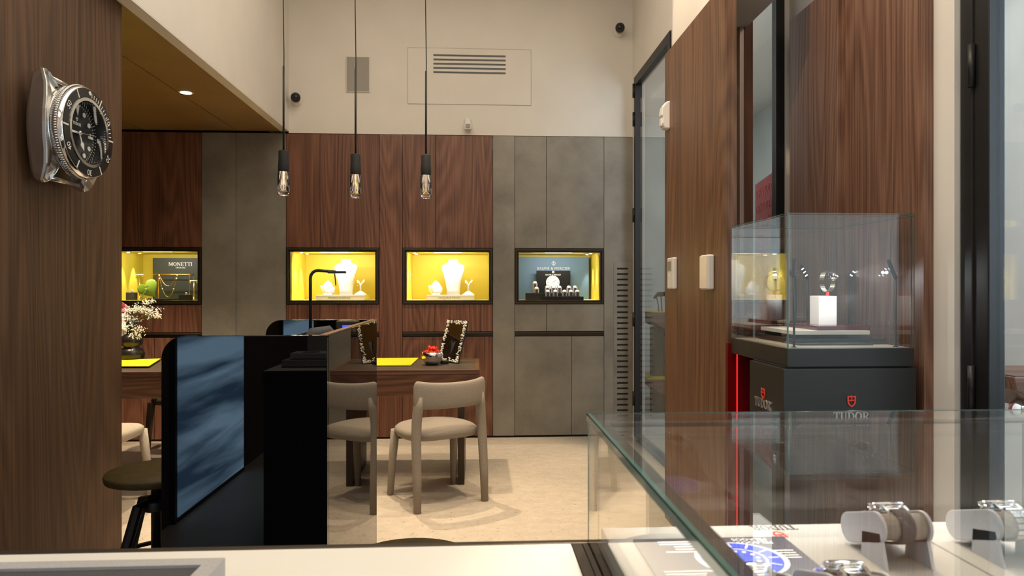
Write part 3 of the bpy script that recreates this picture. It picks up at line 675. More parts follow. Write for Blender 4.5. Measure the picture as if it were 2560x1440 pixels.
# desk lamp inside the booth
YLp = 2.75; p0 = PY(776, 690, YLp); zl = PY(800, 676, YLp).z
t = thing('desk_lamp', 'slim black bent desk lamp rising out of the black booth', 'lamp', (p0.x, YLp, ZD))
MB().lathe([(.06, 0), (.06, .012), (.02, .016)], (p0.x, YLp, ZD), (0, 0, 1), 24).build('base', 'black', t)
xe = PY(865, 682, YLp).x
arc = [(p0.x, YLp, ZD + .012), (p0.x, YLp, zl - .03)] + [(p0.x + .03 - .03 * math.cos(a), YLp, zl - .03 + .03 * math.sin(a)) for a in (.4, .8, 1.2, 1.57)] + [(xe - .04, YLp, zl - .006)]
MB().tube(arc, .0062, 10).build('stem', 'black', t)
Bx(xe - .07, xe, YLp - .012, YLp + .012, zl - .012, zl - .002).build('lamp_head', 'bronze', t, bevel=.002)
MB().tube([(xe - .045, YLp, zl - .01), (xe - .040, YLp, zl - .06)], .0022, 6).build('pull_rod', 'black', t)
# card terminal with blue screen
pz = PY(866, 808, 3.1)
t = thing('payment_terminal', 'grey device with glowing blue screen inside the black booth', 'terminal', (pz.x, 3.1, ZD))
Bx(pz.x - .045, pz.x + .05, 3.08, 3.16, ZD, pz.z + .012).build('housing', 'bronze', t, bevel=.006)
Bx(PY(856, 815, 3.08).x, pz.x + .045, 3.077, 3.081, ZD + .03, pz.z - .008).build('screen', 'screen_b', t)
pz = PY(800, 830, 2.6)
t = tag(MB().tube([(pz.x - .05, 2.6, ZD + .03), (pz.x - .02, 2.6, pz.z - .01), (pz.x + .02, 2.62, pz.z - .004), (pz.x + .06, 2.64, ZD + .028)], [.028, .03, .03, .026], 12).build('phone_handset', 'tray'), 'dark grey handset lying inside the black booth beside the lamp stem', 'phone')

# ================================================================== pendants
cry, N_, L_2, B_2 = nt('crystal'); B_2.inputs['Transmission Weight'].default_value = 1; B_2.inputs['Roughness'].default_value = 0; B_2.inputs['IOR'].default_value = 1.45; B_2.inputs['Base Color'].default_value = (1, 1, 1, 1)
M['crystal'] = cry
def pendant(px, py_bot, rod_top, label):
    t_ = (1.80 - H) / ((720 - py_bot) / FPX); dx, dy, v = ray(px, py_bot); x, y = dx * t_, dy * t_
    zr = H + (720 - rod_top) / FPX * t_
    t = thing('pendant_lamp', label, 'pendant light', (x, y, 1.80), group='row of pendants')
    MB().tube([(x, y, 2.30), (x + .002, y, 2.55), (x - .003, y, 2.9), (x + .004, y, 3.3), (x - .002, y, 3.7), (x, y, ZC)], .0028, 6).build('cable', 'black', t)
    MB().lathe([(.05, ZC - .025), (.05, ZC - .001)], (x, y, 0), (0, 0, 1), 20).build('ceiling_cup', 'black', t)
    MB().tube([(x, y, 2.03), (x, y, zr)], .0055, 8).build('rod', 'black', t)
    MB().lathe([(.0265, 1.925), (.029, 1.93), (.029, 1.965), (.0275, 1.985), (.0265, 1.99), (.0265, 2.035), (.024, 2.04)], (x, y, 0), (0, 0, 1), 24).build('socket', 'blackm', t)
    g = MB(); g.lathe([(.001, 1.8), (.029, 1.8), (.0305, 1.803), (.0305, 1.922), (.029, 1.9248), (.022, 1.9248), (.0215, 1.82), (.001, 1.82)], (x, y, 0), (0, 0, 1), 32); g.build('glass_cylinder', 'crystal', t)
    MB().lathe([(.021, 1.919), (.021, 1.9242)], (x, y, 0), (0, 0, 1), 24).build('led_disc', 'ledlamp', t)
    lamp('SPOT', 'pendant_beam', (x, y, 1.79), 11, WARM, spot_size=math.radians(75), spot_blend=.6, shadow_soft_size=.02)
pendant(709, 488, 165, 'leftmost pendant lamp with clear glass cylinder, nearest the alcove edge')
pendant(889, 494, 172, 'middle pendant lamp with clear glass cylinder of the row of three')
pendant(1065, 495, 178, 'rightmost pendant lamp with clear glass cylinder, hanging under the air vent')
# recessed downlight in the soffit
p = PZ(465, 231, ZS); t = thing('recessed_downlight', 'small round white downlight set into the bronze soffit', 'downlight', tuple(p))
MB().lathe([(.048, -.003), (.048, 0)], p, (0, 0, 1), 28).build('trim_ring', 'white', t); MB().lathe([(.036, -.004), (.036, -.002)], p, (0, 0, 1), 24).build('lens', 'ledlamp', t)
lamp('SPOT', 'downlight_beam', p - Vector((0, 0, .02)), 120, WARM, spot_size=math.radians(80), spot_blend=.6, shadow_soft_size=.03)
q = Vector((-2.75, 4.75, ZS)); t = thing('recessed_downlight', 'round downlight set into the soffit above the alcove desk', 'downlight', tuple(q))
MB().lathe([(.048, -.003), (.048, 0)], q, (0, 0, 1), 28).build('trim_ring', 'white', t); MB().lathe([(.036, -.004), (.036, -.002)], q, (0, 0, 1), 24).build('lens', 'ledlamp', t)
lamp('SPOT', 'downlight_beam', q - Vector((0, 0, .02)), 200, WARM, spot_size=math.radians(85), spot_blend=.6, shadow_soft_size=.03)

# ================================================================== chairs
def make_chair(label, m, loc, rz, group=None):
    t = thing('upholstered_chair', label, 'chair', (loc[0], loc[1], 0), rz, group)
    def bk(u):     # backrest centre line, u in -1..1
        return Vector((.232 * math.sin(u * 1.25) / math.sin(1.25), -.245 + .085 * (1 - math.cos(u * 1.35)), .668 + .012 * u * u))
    rows = []
    K = 18
    for k in range(K + 1):
        u = -1 + 2 * k / K; c = bk(u); d = (bk(min(1, u + .02)) - bk(max(-1, u - .02))).normalized(); nrm = Vector((-d.y, d.x, 0)).normalized()
        e = 1 - max(0, (abs(u) - .86) / .14) ** 2 * .28; hh = (.078 + .01 * u * u) * e; th = .021 * (1 if abs(u) < .93 else .75)
        sec = []
        for j in range(12):
            a = 2 * PI * j / 12; ca, sa = math.cos(a), math.sin(a)
            sec.append(c + nrm * (th * math.copysign(abs(ca) ** .7, ca)) + Vector((0, 0, 1)) * (hh * math.copysign(abs(sa) ** .55, sa)) + nrm * (-.018 * (math.sin(a)) * 0))
        rows.append(sec)
    b = MB(); b.grid(rows, closed_u=True); b.f.append(list(range(12))[::-1]); b.sm.append(True); nb = len(b.v); b.f.append([nb - 12 + j for j in range(12)]); b.sm.append(True)
    b.build('backrest', m, t, local=True, subd=1)
    for s in (-1, 1):
        rl = MB(); rl.tube([(s * .223, -.215, 0), (s * .222, -.205, .2), (s * .219, -.188, .42), (s * .214, -.184, .52), (s * .206, -.188, .60), (s * .196, -.194, .67)], [.022, .026, .029, (.029, .031), (.029, .038), (.024, .034)], 14); rl.build('leg', m, t, local=True)
        fl = MB(); fl.tube([(s * .222, .205, 0), (s * .215, .19, .2), (s * .205, .165, .415)], [.020, .024, .028], 12); fl.build('leg', m, t, local=True)
    # seat pad
    st = MB(); rows = []; n = 36
    def outl(sc, z):
        r = []
        for k in range(n):
            a = 2 * PI * k / n; ca, sa = math.cos(a), math.sin(a); p_ = 2 / 2.9
            x = .245 * math.copysign(abs(ca) ** p_, ca); y = .225 * math.copysign(abs(sa) ** p_, sa)
            if y < 0: x *= 1 - .10 * (-y / .225) ** 2
            r.append((x * sc, y * sc + .0, z - .010 * (abs(x) / .245) ** 2))
        return r
    for sc, z in ((.80, .398), (.93, .404), (1.0, .43), (.985, .449), (.92, .462), (.72, .470), (.40, .473)): rows.append(outl(sc, z))
    st.grid(rows, closed_u=True); st.f.append(list(range(n))[::-1]); st.sm.append(True); nb = len(st.v); st.f.append([nb - n + j for j in range(n)]); st.sm.append(True)
    st.build('seat', m, t, local=True)
    return t
fa, fb, fc, fd = PZ(1047, 1285, 0), PZ(1204, 1248, 0), PZ(982, 1240, 0), PZ(1127, 1207, 0)
ctr = (fa + fb + fc + fd) / 4; fwd = (fc + fd) / 2 - (fa + fb) / 2; rz = math.atan2(-fwd.x, fwd.y)
make_chair('beige upholstered chair with curved back at the walnut desk', 'fabric', ctr, rz)
q = PZ(336, 1228, 0); make_chair('ivory upholstered chair half hidden behind the left wood wall', 'fabric_l', (PY(340, 1075, q.y - .3).x - .225, q.y - .3), -PI / 2)
q = PZ(372, 1146, 0); make_chair('dark taupe chair on the far side of the alcove desk', 'fabric_d', (q.x + .20, q.y + .22), PI)

# ================================================================== stool
zs_ = .62; sc_ = PZ(391, 1174, zs_)
t = thing('bar_stool', 'low black metal stool with round dark wood seat left of the booth', 'stool', (sc_.x, sc_.y, 0))
MB().lathe([(.150, zs_ - .035), (.170, zs_ - .028), (.174, zs_ - .010), (.170, zs_), (.001, zs_ + .001)], (sc_.x, sc_.y, 0), (0, 0, 1), 48).build('seat', 'stoolwood', t)
MB().lathe([(.018, .20), (.018, zs_ - .05), (.06, zs_ - .045), (.06, zs_ - .035)], (sc_.x, sc_.y, 0), (0, 0, 1), 18).build('screw_post', 'black', t)
MB().lathe([(.040, .47), (.046, .475), (.046, .505), (.040, .51)], (sc_.x, sc_.y, 0), (0, 0, 1), 20).build('collar', 'black', t)
MB().lathe([(.001, .255), (.10, .255), (.105, .262), (.10, .268), (.001, .268)], (sc_.x, sc_.y, 0), (0, 0, 1), 28).build('foot_disc', 'stoolwood', t)
for k in range(4):
    a = PI / 4 + k * PI / 2 + .28
    d = Vector((math.cos(a), math.sin(a), 0)); s0 = Vector((sc_.x, sc_.y, 0))
    l_ = MB(); l_.tube([s0 + d * .225, s0 + d * .16 + Vector((0, 0, .25)), s0 + d * .075 + Vector((0, 0, .50)), s0 + d * .03 + Vector((0, 0, .505))], [.019, .019, .019, .016], 8, smooth=False); l_.build('leg', 'black', t)
rg = MB(); rg.tube([(sc_.x + .148 * math.cos(a), sc_.y + .148 * math.sin(a), .30) for a in [2 * PI * k / 32 for k in range(33)]], .009, 8, cap=False); rg.build('foot_ring', 'black', t)
st2 = copy_tree(t); st2.location = (-.165, 1.70, 0); st2['label'] = 'bar stool just behind the counter, only the rim of its seat showing'

# ================================================================== desks
def desk(label, x0, x1, y0, y1, z):
    t = thing('walnut_desk', label, 'desk', ((x0 + x1) / 2, (y0 + y1) / 2, 0), group='walnut desks along the rear wall')
    zb = z - .172
    tp = MB()
    tp.box(x0, x1, y0, y0 + .035, z - .03, z); tp.box(x0, x1, y1 - .035, y1, z - .03, z); tp.box(x0, x0 + .035, y0 + .035, y1 - .035, z - .03, z); tp.box(x1 - .035, x1, y0 + .035, y1 - .035, z - .03, z)
    tp.build('top_rim', 'walnut_h', t, bevel=.002)
    Bx(x0 + .035, x1 - .035, y0 + .035, y1 - .035, z - .03, z - .003).build('leather_inset', 'leather', t)
    ap = MB(); sd = .02
    ap.prism([(x0, z - .031), (x1, z - .031), (x1 - sd, zb), (x0 + sd, zb)], (0, y0 + .002, 0), (1, 0, 0), (0, 0, 1), (0, 1, 0), y1 - y0 - .004)
    ap.build('drawer_body', 'walnut_h', t, bevel=.002)
    for xx in (x0 + .10, x1 - .145): Bx(xx, xx + .045, y0 + .03, y1 - .12, 0, zb).build('leg', 'bronze', t, bevel=.002)
    return t
ZK = .763; DY0 = PZ(1100, 925, ZK).y; DY1 = PZ(1100, 897, ZK).y
DX1 = PZ(1199, 924, ZK).x
desk('walnut desk with brown leather top carrying the bowl of red sweets', -1.22, DX1, DY0, DY1, ZK)
desk('walnut desk in the left alcove under the flowers', -3.35, -1.80, DY0, DY1, ZK)
a, b = PZ(1046, 897, ZK), PZ(1027, 915, ZK)
f = MB(); f.prism([(a.x, a.y), (b.x, b.y), (b.x - .40, b.y), (a.x - .42, a.y)], (0, 0, ZK), (1, 0, 0), (0, 1, 0), (0, 0, 1), .008)
tag(f.build('folder', 'folder', bevel=.001), 'bright yellow folder beside the chrome bowl on the right walnut desk', 'folder')
# chrome bowl and sweets
b0, zt_ = PZ(1081, 911, ZK), ZK
rB = 27.5 / FPX * b0.y
t = thing('chrome_bowl', 'round polished metal bowl filled with red sweets on the walnut desk', 'bowl', (b0.x, b0.y, ZK))
MB().lathe([(rB * .45, 0), (rB * .62, .004), (rB * .92, rB * .45), (rB, rB * .85), (rB * .93, rB * 1.15), (rB * .90, rB * 1.15), (rB * .96, rB * .85), (rB * .88, rB * .47), (rB * .5, .010), (.001, .009)], (b0.x, b0.y, ZK), (0, 0, 1), 40).build('shell', 'chrome', t)
rs = random.Random(3)
sweet0 = None
for k in range(46):
    if k < 26: lev, rad = .84, rB * .80 * math.sqrt((k + .5) / 26)
    elif k < 40: lev, rad = 1.14, rB * .72 * math.sqrt((k - 26 + .5) / 14)
    else: lev, rad = 1.42, rB * .38 * math.sqrt((k - 40 + .5) / 6)
    an = k * 2.4; loc = (b0.x + rad * math.cos(an), b0.y + rad * math.sin(an), ZK + rB * lev + rs.uniform(-.003, .003))
    if sweet0 is None:
        s_ = MB(); s_.ball((0, 0, 0), .0135, 8, 5, (1.25, .9, .8)); s_.lathe([(.010, .010), (.003, .001), (.001, 0)], (.011, 0, 0), (1, 0, .2), 6); s_.lathe([(.010, .010), (.003, .001), (.001, 0)], (-.011, 0, 0), (-1, 0, .2), 6)
        sweet0 = s_.build('wrapped_sweet', 'red', local=True); o = sweet0
        tag(o, 'red wrapped sweet heaped in the chrome bowl', 'sweet', 'red sweets in the chrome bowl')
    else: o = sweet0.copy(); COL.objects.link(o)
    o.location = loc; o.rotation_euler = (rs.uniform(-.6, .6), rs.uniform(-.6, .6), rs.uniform(0, 6.28))
# standing table mirror with pearl border
mc0, mc1 = PZ(1094, 904, ZK), PZ(1144, 906, ZK); yM = (DY0 + DY1) / 2 + .10
c0 = PY(1119, 905, yM); 
t = thing('table_mirror', 'tilted table mirror framed with pearls standing on the walnut desk', 'mirror', (c0.x, yM, ZK))
lean = math.radians(20); yaw = math.radians(-40)
Um = Vector((math.cos(yaw), math.sin(yaw), 0)); back = Vector((-Um.y, Um.x, 0)); Vm = (Vector((0, 0, 1)) * math.cos(lean) + back * math.sin(lean)).normalized(); Nm = Um.cross(Vm)
Wm, Hm = .20, .315; O = Vector((c0.x, yM, ZK + .003)) 
MB().prism(rect(-Wm / 2, 0, Wm / 2, Hm), O, Um, Vm, Nm, -.012).build('frame_board', 'black', t)
MB().prism(rect(-Wm / 2, 0, Wm / 2, Hm), O, Um, Vm, Nm, .0015).build('mirror_glass', 'mirror', t)
pb = MB(); rp = random.Random(5)
def edge_pt():
    s = rp.random() * 2 * (Wm + Hm)
    w = rp.uniform(.004, .024) if rp.random() < .85 else rp.uniform(.02, .034)
    if s < Wm: return s - Wm / 2, w
    s -= Wm
    if s < Wm: return s - Wm / 2, Hm - w
    s -= Wm
    if s < Hm: return -Wm / 2 + w, s
    return Wm / 2 - w, s - Hm
for k in range(300):
    a, b = edge_pt(); pb.ball(O + Um * a + Vm * b + Nm * .002, rp.choice((.0035, .005, .0065)), 6, 4)
pb.build('pearl_border', 'pearl', t)['kind'] = 'stuff'
MB().prism([(0, 0), (.10, 0), (.02, .16)], O + back * .012, back, (0, 0, 1), Um, .012).build('easel_leg', 'black', t)
pz = PZ(1075, 905, ZK); tag(Bx(pz.x + .08, pz.x + .14, yM - .09, yM - .05, ZK, ZK + .022).build('black_box', 'black', bevel=.004), 'small black box at the foot of the table mirror', 'box')
# alcove desk: folder, tray, vases, flowers
ya0 = DY0 + .06
a, b = PZ(402, 899, ZK + .004), PZ(372, 918, ZK + .004)
f = MB(); f.prism([(a.x, a.y), (b.x, b.y), (b.x - .55, b.y), (a.x - .5, a.y - .16)], (0, 0, ZK + .007), (1, 0, 0), (0, 1, 0), (0, 0, 1), .006)
tag(f.build('folder', 'folder', bevel=.001), 'bright yellow folder in front of the black vase in the left alcove', 'folder')
vb = PZ(329, 905, ZK + .006); vb.y += .16; vb.x = PY(329, 900, vb.y).x
tag(Bx(vb.x - .30, vb.x + .17, vb.y - .15, vb.y + .15, ZK, ZK + .006).build('desk_mat', 'blackm'), 'flat black mat under the black vase in the alcove', 'mat')
k_ = vb.y / FPX
tag(MB().lathe([(.02 * 1, 0), (26 * k_, .004), (30 * k_, 14 * k_), (25 * k_, 26 * k_), (16 * k_, 31 * k_), (24 * k_, 38 * k_), (26 * k_, 47 * k_), (21 * k_, 58 * k_), (11 * k_, 64 * k_), (10 * k_, 70 * k_), (13 * k_, 92 * k_), (10.5 * k_, 92 * k_), (8 * k_, 72 * k_), (.001, 70 * k_)], (vb.x, vb.y, ZK + .006), (0, 0, 1), 36).build('vase', 'vasek'), 'black double-bulb ceramic vase holding the white blossoms', 'vase')
vw = Vector((PY(300, 880, vb.y + .16).x, vb.y + .16, ZK)); k2 = vw.y / FPX
wv = MB(); wv.lathe([(18 * k2, 0), (24 * k2, .004), (25 * k2, 55 * k2), (24 * k2, 68 * k2), (14 * k2, 84 * k2), (11 * k2, 92 * k2), (15 * k2, 108 * k2), (12 * k2, 108 * k2), (9 * k2, 92 * k2), (.001, 90 * k2)], vw, (0, 0, 1), 36)
tag(wv.build('vase', 'porcelain'), 'tall white ribbed vase at the edge of the left wood wall', 'vase')
vt = Vector((vb.x, vb.y, ZK + .006 + 88 * k_))
t = thing('flower_bouquet', 'bouquet of white gypsophila sprigs in the black vase', 'flowers', (vb.x, vb.y, ZK + .006 + 71 * k_))
sm_, bl, rr_ = MB(), MB(), random.Random(11)
heads = [(330, 800, .02), (350, 775, 0), (370, 755, .03), (345, 770, -.05), (375, 785, .02), (390, 790, 0), (325, 815, -.03), (340, 838, -.04), (312, 790, .02), (360, 775, .04), (385, 775, .05), (345, 825, -.05), (320, 775, .05)]
for hx, hy, dyy in heads:
    q = PY(hx, hy, vb.y + dyy); a = vt + (q - vt) * .35 + Vector((0, 0, .01))
    sm_.tube([vt - Vector((0, 0, .08)), vt, a, q - Vector((0, 0, .01))], [.0018, .0018, .0015, .001], 5)
    for k in range(60):
        w = Vector((rr_.gauss(0, .024), rr_.gauss(0, .024), rr_.gauss(.0, .012)))
        bl.ball(q + w, rr_.uniform(.003, .0052), 6, 4)
        if k % 4 == 0: sm_.tube([q - Vector((0, 0, .015)), q + w], .0007, 4)
sm_.build('stems', 'stem', t); bo = bl.build('blossoms', 'bloom', t); bo['kind'] = 'stuff'
lf = MB(); q = PY(352, 768, vb.y); lf.grid([[vt + Vector((0, 0, .05)), vt + Vector((.005, 0, .055))], [vt.lerp(q, .5) + Vector((0, 0, .02)), vt.lerp(q, .5) + Vector((.01, .02, .035))], [q, q + Vector((.002, .002, .003))]]); lf.build('leaf_blade', 'stem', t)
t = thing('anthurium', 'single lime green anthurium leaf rising from the white vase', 'flower', (vw.x, vw.y, ZK + 91 * k2))
q = PY(368, 722, vw.y - .05); MB().tube([(vw.x, vw.y, ZK + 91 * k2), Vector((vw.x, vw.y, ZK + 91 * k2)).lerp(q, .55) + Vector((.0, 0, -.02)), q], .003, 6).build('stem', 'stem', t)
hp = []
for k in range(40):
    an = 2 * PI * k / 40; hp.append((16 * math.sin(an) ** 3 / 34, (13 * math.cos(an) - 5 * math.cos(2 * an) - 2 * math.cos(3 * an) - math.cos(4 * an)) / 34))
rows = []
for sc in (.02, .3, .6, .85, 1.0):
    r_ = []
    for hx, hz in hp:
        x, z = hx * sc, hz * sc + .06 * (1 - sc); cr_, sr_ = math.cos(.55), math.sin(.55)
        r_.append(q + Vector((x * cr_ - z * sr_, -.12 + .35 * abs(x) ** 1.3 + .9 * z * z - .2 * z, x * sr_ + z * cr_)) * .165 + Vector((.0, .02, 0)))
    rows.append(r_)
lfm = MB(); lfm.grid(rows, closed_u=True); lo = lfm.build('leaf', 'leaf', t); lo.modifiers.new('solid', 'SOLIDIFY').thickness = .0015
t = thing('pink_lily', 'pink lily at the edge of the left wood wall above the vases', 'flower', (vw.x, vw.y - .02, ZK + 91 * k2))
q = PY(306, 767, vw.y - .1); MB().tube([(vw.x, vw.y - .01, ZK + 91 * k2), q], .003, 6).build('stem', 'stem', t)
for k in range(6):
    a = k * PI / 3 + .2; d = Vector((math.cos(a), -.5, math.sin(a) * .8)); sd_ = Vector((-math.sin(a), 0, math.cos(a)))
    r_ = []
    for i in range(5):
        v_ = i / 4; r_.append([q + d * (.06 * v_) + Vector((0, 0, -.012 * v_ * v_)) + sd_ * (w * .022 * math.sin(PI * (.15 + .85 * v_))) for w in (-1, 0, 1)])
    pm_ = MB(); pm_.grid(r_); po = pm_.build('petal', 'pink', t); po.modifiers.new('solid', 'SOLIDIFY').thickness = .001

# ================================================================== contents of the niches
def bust_set(cab, xc_px, label, lb2, lb3, lb4, print_w):
    t_, a, b, c, d = cab; Y = 6.13
    xc = PY(xc_px, 742, Y - .10).x; hh = PY(xc_px, 738, Y - .10).z - c
    w = .20
    p = thing('display_plinth', lb4, 'plinth', (xc, Y, c)); 
    Bx(xc - w, xc + w + .02, Y - .10, Y + .17, c, c + hh).build('block', 'whitem', p, bevel=.002)
    m_ = MB(); me = txt('PASQUALE BRUNI', .021, .0004, spacing=1.15); m_.mesh(me, frame_mat((xc + .0, Y - .1005, c + hh * .32), (1, 0, 0), (0, 0, 1))); m_.build('lettering', 'text_g', p)
    z = c + hh; bx = xc + .03
    H_ = d - z - .055
    s = H_ / .40
    m_ = MB(); rows = []
    prof = [(.0, .080, .060), (.06, .083, .060), (.14, .096, .060), (.21, .116, .058), (.26, .132, .056), (.295, .141, .053), (.315, .142, .050), (.330, .136, .047), (.342, .118, .044), (.352, .090, .042), (.360, .070, .040), (.370, .061, .040), (.392, .060, .040), (.40, .058, .038)]
    for zz, rx, ry in prof:
        r = []
        for k in range(28):
            an = 2 * PI * k / 28; x = rx * math.cos(an) * .90 * s; y = ry * math.sin(an) * s
            r.append((bx + x, Y + .06 + y - .03 * math.exp(-((zz - .22) / .1) ** 2) * (1 if math.sin(an) < 0 else 0) * s + .045 * max(0, (zz - .30)) * s, z + zz * s))
        rows.append(r)
    m_.grid(rows, closed_u=True); m_.f.append([len(m_.v) - 28 + k for k in range(28)]); m_.sm.append(False); m_.f.append(list(range(28))[::-1]); m_.sm.append(False)
    t = thing('necklace_bust', label, 'bust', (bx, Y + .06, z)); m_.build('body', 'whitem', t)
    nk = MB(); nk.ball((bx, Y - .025 * s, z + .235 * s), .0045, 8, 6); nk.build('pendant_stone', 'gold', t)
    # lotus-shaped ring holder
    lx = bx - .155 * s - .03
    t = thing('lotus_stand', lb2, 'jewellery stand', (lx, Y, z))
    for i, (an, ln, wd) in enumerate(((0, .15, .048), (-.75, .125, .034), (.75, .10, .030), (-1.15, .075, .025), (1.2, .07, .024))):
        U = Vector((math.sin(an), 0, math.cos(an))); P = Vector((math.cos(an), 0, -math.sin(an))); r = []
        for k in range(7):
            v_ = k / 6; hw = wd * math.sin(PI * (.10 + .90 * v_)) ** .8
            r.append([Vector((lx, Y - .02 + .012 * i, z + .012)) + U * (ln * v_ * s) + P * (ww * hw) + Vector((0, .02 * ww * ww + .03 * v_, 0)) for ww in (-1, -.5, 0, .5, 1)])
        pm_ = MB(); pm_.grid(r); po = pm_.build('petal', 'whitem', t); po.modifiers.new('solid', 'SOLIDIFY').thickness = .004
    MB().lathe([(.04, 0), (.04, .01), (.03, .016)], (lx, Y, z), (0, 0, 1), 18).build('base', 'whitem', t)
    MB().lathe([(.007, -.003), (.009, 0), (.007, .003)], (lx + .01, Y - .035, z + .02), (0, 1, .2), 16).build('ring', 'gold', t)
    # Y-shaped earring stand
    ex = bx + .135 * s + .03
    t = thing('earring_stand', lb3, 'jewellery stand', (ex, Y, z))
    MB().lathe([(.055, 0), (.052, .008), (.02, .03), (.008, .036)], (ex, Y, z), (0, 0, 1), 20).build('base', 'whitem', t)
    y_ = MB(); y_.tube([(ex, Y, z + .03), (ex, Y, z + .085), (ex + .02, Y, z + .115), (ex + .035, Y, z + .135)], [.007, .008, .008, .006], 8); y_.tube([(ex, Y, z + .075), (ex - .015, Y, z + .115), (ex - .03, Y, z + .13)], [.007, .008, .006], 8); y_.build('fork', 'whitem', t)
    for q0, q1 in (((ex + .03, Y - .008, z + .125), (ex + .03, Y - .01, z + .085)), ((ex - .026, Y - .008, z + .12), (ex - .026, Y - .01, z + .08))): MB().tube([q0, q1], .003, 6).build('earring', 'gold', t)
bust_set(cabC, 848, 'white necklace bust in the yellow niche behind the black lamp', 'white lotus-shaped stand left of the bust behind the lamp', 'white forked earring stand right of the bust behind the lamp', 'white plinth lettered along its front in the niche behind the lamp', 1)
bust_set(cabE, 1123, 'white necklace bust in the yellow niche above the standing mirror', 'white lotus-shaped stand left of the bust in the niche above the mirror', 'white forked earring stand right of the bust in the niche above the mirror', 'white lettered plinth in the niche above the standing mirror', 1)
# gold niche
t_, a, b, c, d = cabA; Y = 6.40
xa = PY(382, 650, Y).x; zt_ = PY(430, 645, Y).z
t = thing('sign_board', 'dark green board with white lettering behind the gold necklaces', 'sign', ((xa + b) / 2, Y, c))
Bx(xa, b - .002, Y, Y + .02, c, zt_).build('board', 'olive', t)
m_ = MB(); o_ = PY(451, 664.5, Y - .003); serif(m_, 'MONETTI', .033, (o_.x, Y, o_.z), (1, 0, 0), (0, 0, 1), .003, width=PY(480, 660, Y).x - PY(421, 660, Y).x)
m_.build('lettering', 'text_w', t); m_ = MB(); m_.mesh(txt('OROLOGI', .019, .002), frame_mat((o_.x, Y - .002, o_.z - .024), (1, 0, 0), (0, 0, 1))); m_.build('small_lettering', 'text_w', t)
Yf = 6.22; fx0, fx1 = PY(383, 690, Yf).x, PY(473, 690, Yf).x; fz = PY(430, 686, Yf).z; fxm = PY(457, 690, Yf).x
t = thing('necklace_stand', 'gold rod frame for necklaces in front of the dark green board', 'jewellery stand', ((fx0 + fx1) / 2, Yf, c))
r_ = MB()
for y_ in (Yf, Yf + .10): r_.tube([(fx0, y_, c), (fx0, y_, fz), (fx1, y_, fz), (fx1, y_, c)], .004, 6)
r_.tube([(fx1, Yf, fz), (fx1, Yf + .1, fz)], .004, 6); r_.tube([(fx0, Yf, fz), (fx0, Yf + .1, fz)], .004, 6); r_.build('rod_frame', 'gold', t)
tr = tag(MB().lathe([(.12, 0), (.135, .006), (.135, .014), (.125, .016)], (PY(410, 745, 6.16).x, 6.16, c), (0, 0, 1), 36).build('jewel_tray', 'blackm'), 'round black tray under the gold necklaces', 'tray')
def necklace(px0, px1, sag, label, beads):
    u0, u1 = PY(px0, 690, Yf - .006).x, PY(px1, 690, Yf - .006).x
    n = thing('necklace', label, 'necklace', ((u0 + u1) / 2, Yf - .006, fz - sag), group='gold necklaces on the rod frame'); ch = MB()
    pts = [(u0 + (u1 - u0) * k / 40, Yf - .007, fz + .003 - sag * (1 - (2 * k / 40 - 1) ** 2)) for k in range(41)]
    ch.tube(pts, .0028, 6); ch.build('chain', 'gold', n)
    if beads:
        cb = MB()
        for k in beads: cb.ball((pts[k][0], pts[k][1] - .003, pts[k][2]), .007, 8, 6, (1, .5, 1))
        cb.build('clover_charms', 'pearl', n)
necklace(398, 443, .105, 'short gold necklace hanging in a shallow curve on the rod frame', None)
necklace(397, 444, .205, 'long gold necklace with pale charms reaching the tray', (2, 8, 32, 38))
def tstand(px, ztop_px, y_, label):
    p = PY(px, ztop_px, y_); t = thing('earring_stand', label, 'jewellery stand', (p.x, y_, c))
    MB().lathe([(.028, 0), (.026, .004), (.006, .008), (.004, .06), (.004, p.z - c - .004)], (p.x, y_, c), (0, 0, 1), 14).build('post', 'gold', t)
    MB().tube([(p.x - .035, y_, p.z), (p.x + .035, y_, p.z)], .006, 8).build('crossbar', 'pearl', t)
    for s in (-1, 1): MB().tube([(p.x + s * .028, y_ - .006, p.z - .004), (p.x + s * .028, y_ - .006, p.z - .03)], .0035, 6).build('earring', 'gold', t)
tstand(349, 687, 6.25, 'pale T-shaped earring stand left of the green leaf in the alcove niche')
tstand(485, 702, 6.15, 'gold T-shaped earring stand at the right end of the alcove niche')
for px, y_, hp, wd, lb in ((329, 6.2, 731, .038, 'square black ring box at the left of the alcove niche'), (464, 6.1, 737, .048, 'low black ring box by the right T-shaped stand')):
    p = PY(px, hp, y_); t = thing('ring_box', lb, 'ring box', (p.x, y_, c)); Bx(p.x - wd, p.x + wd, y_ - .03, y_ + .03, c, p.z).build('box', 'blackm', t, bevel=.003)
    MB().lathe([(.011, -.004), (.014, 0), (.011, .004)], (p.x + .005, y_, p.z + .010), (.3, 1, .2), 16).build('ring', 'pearl', t)
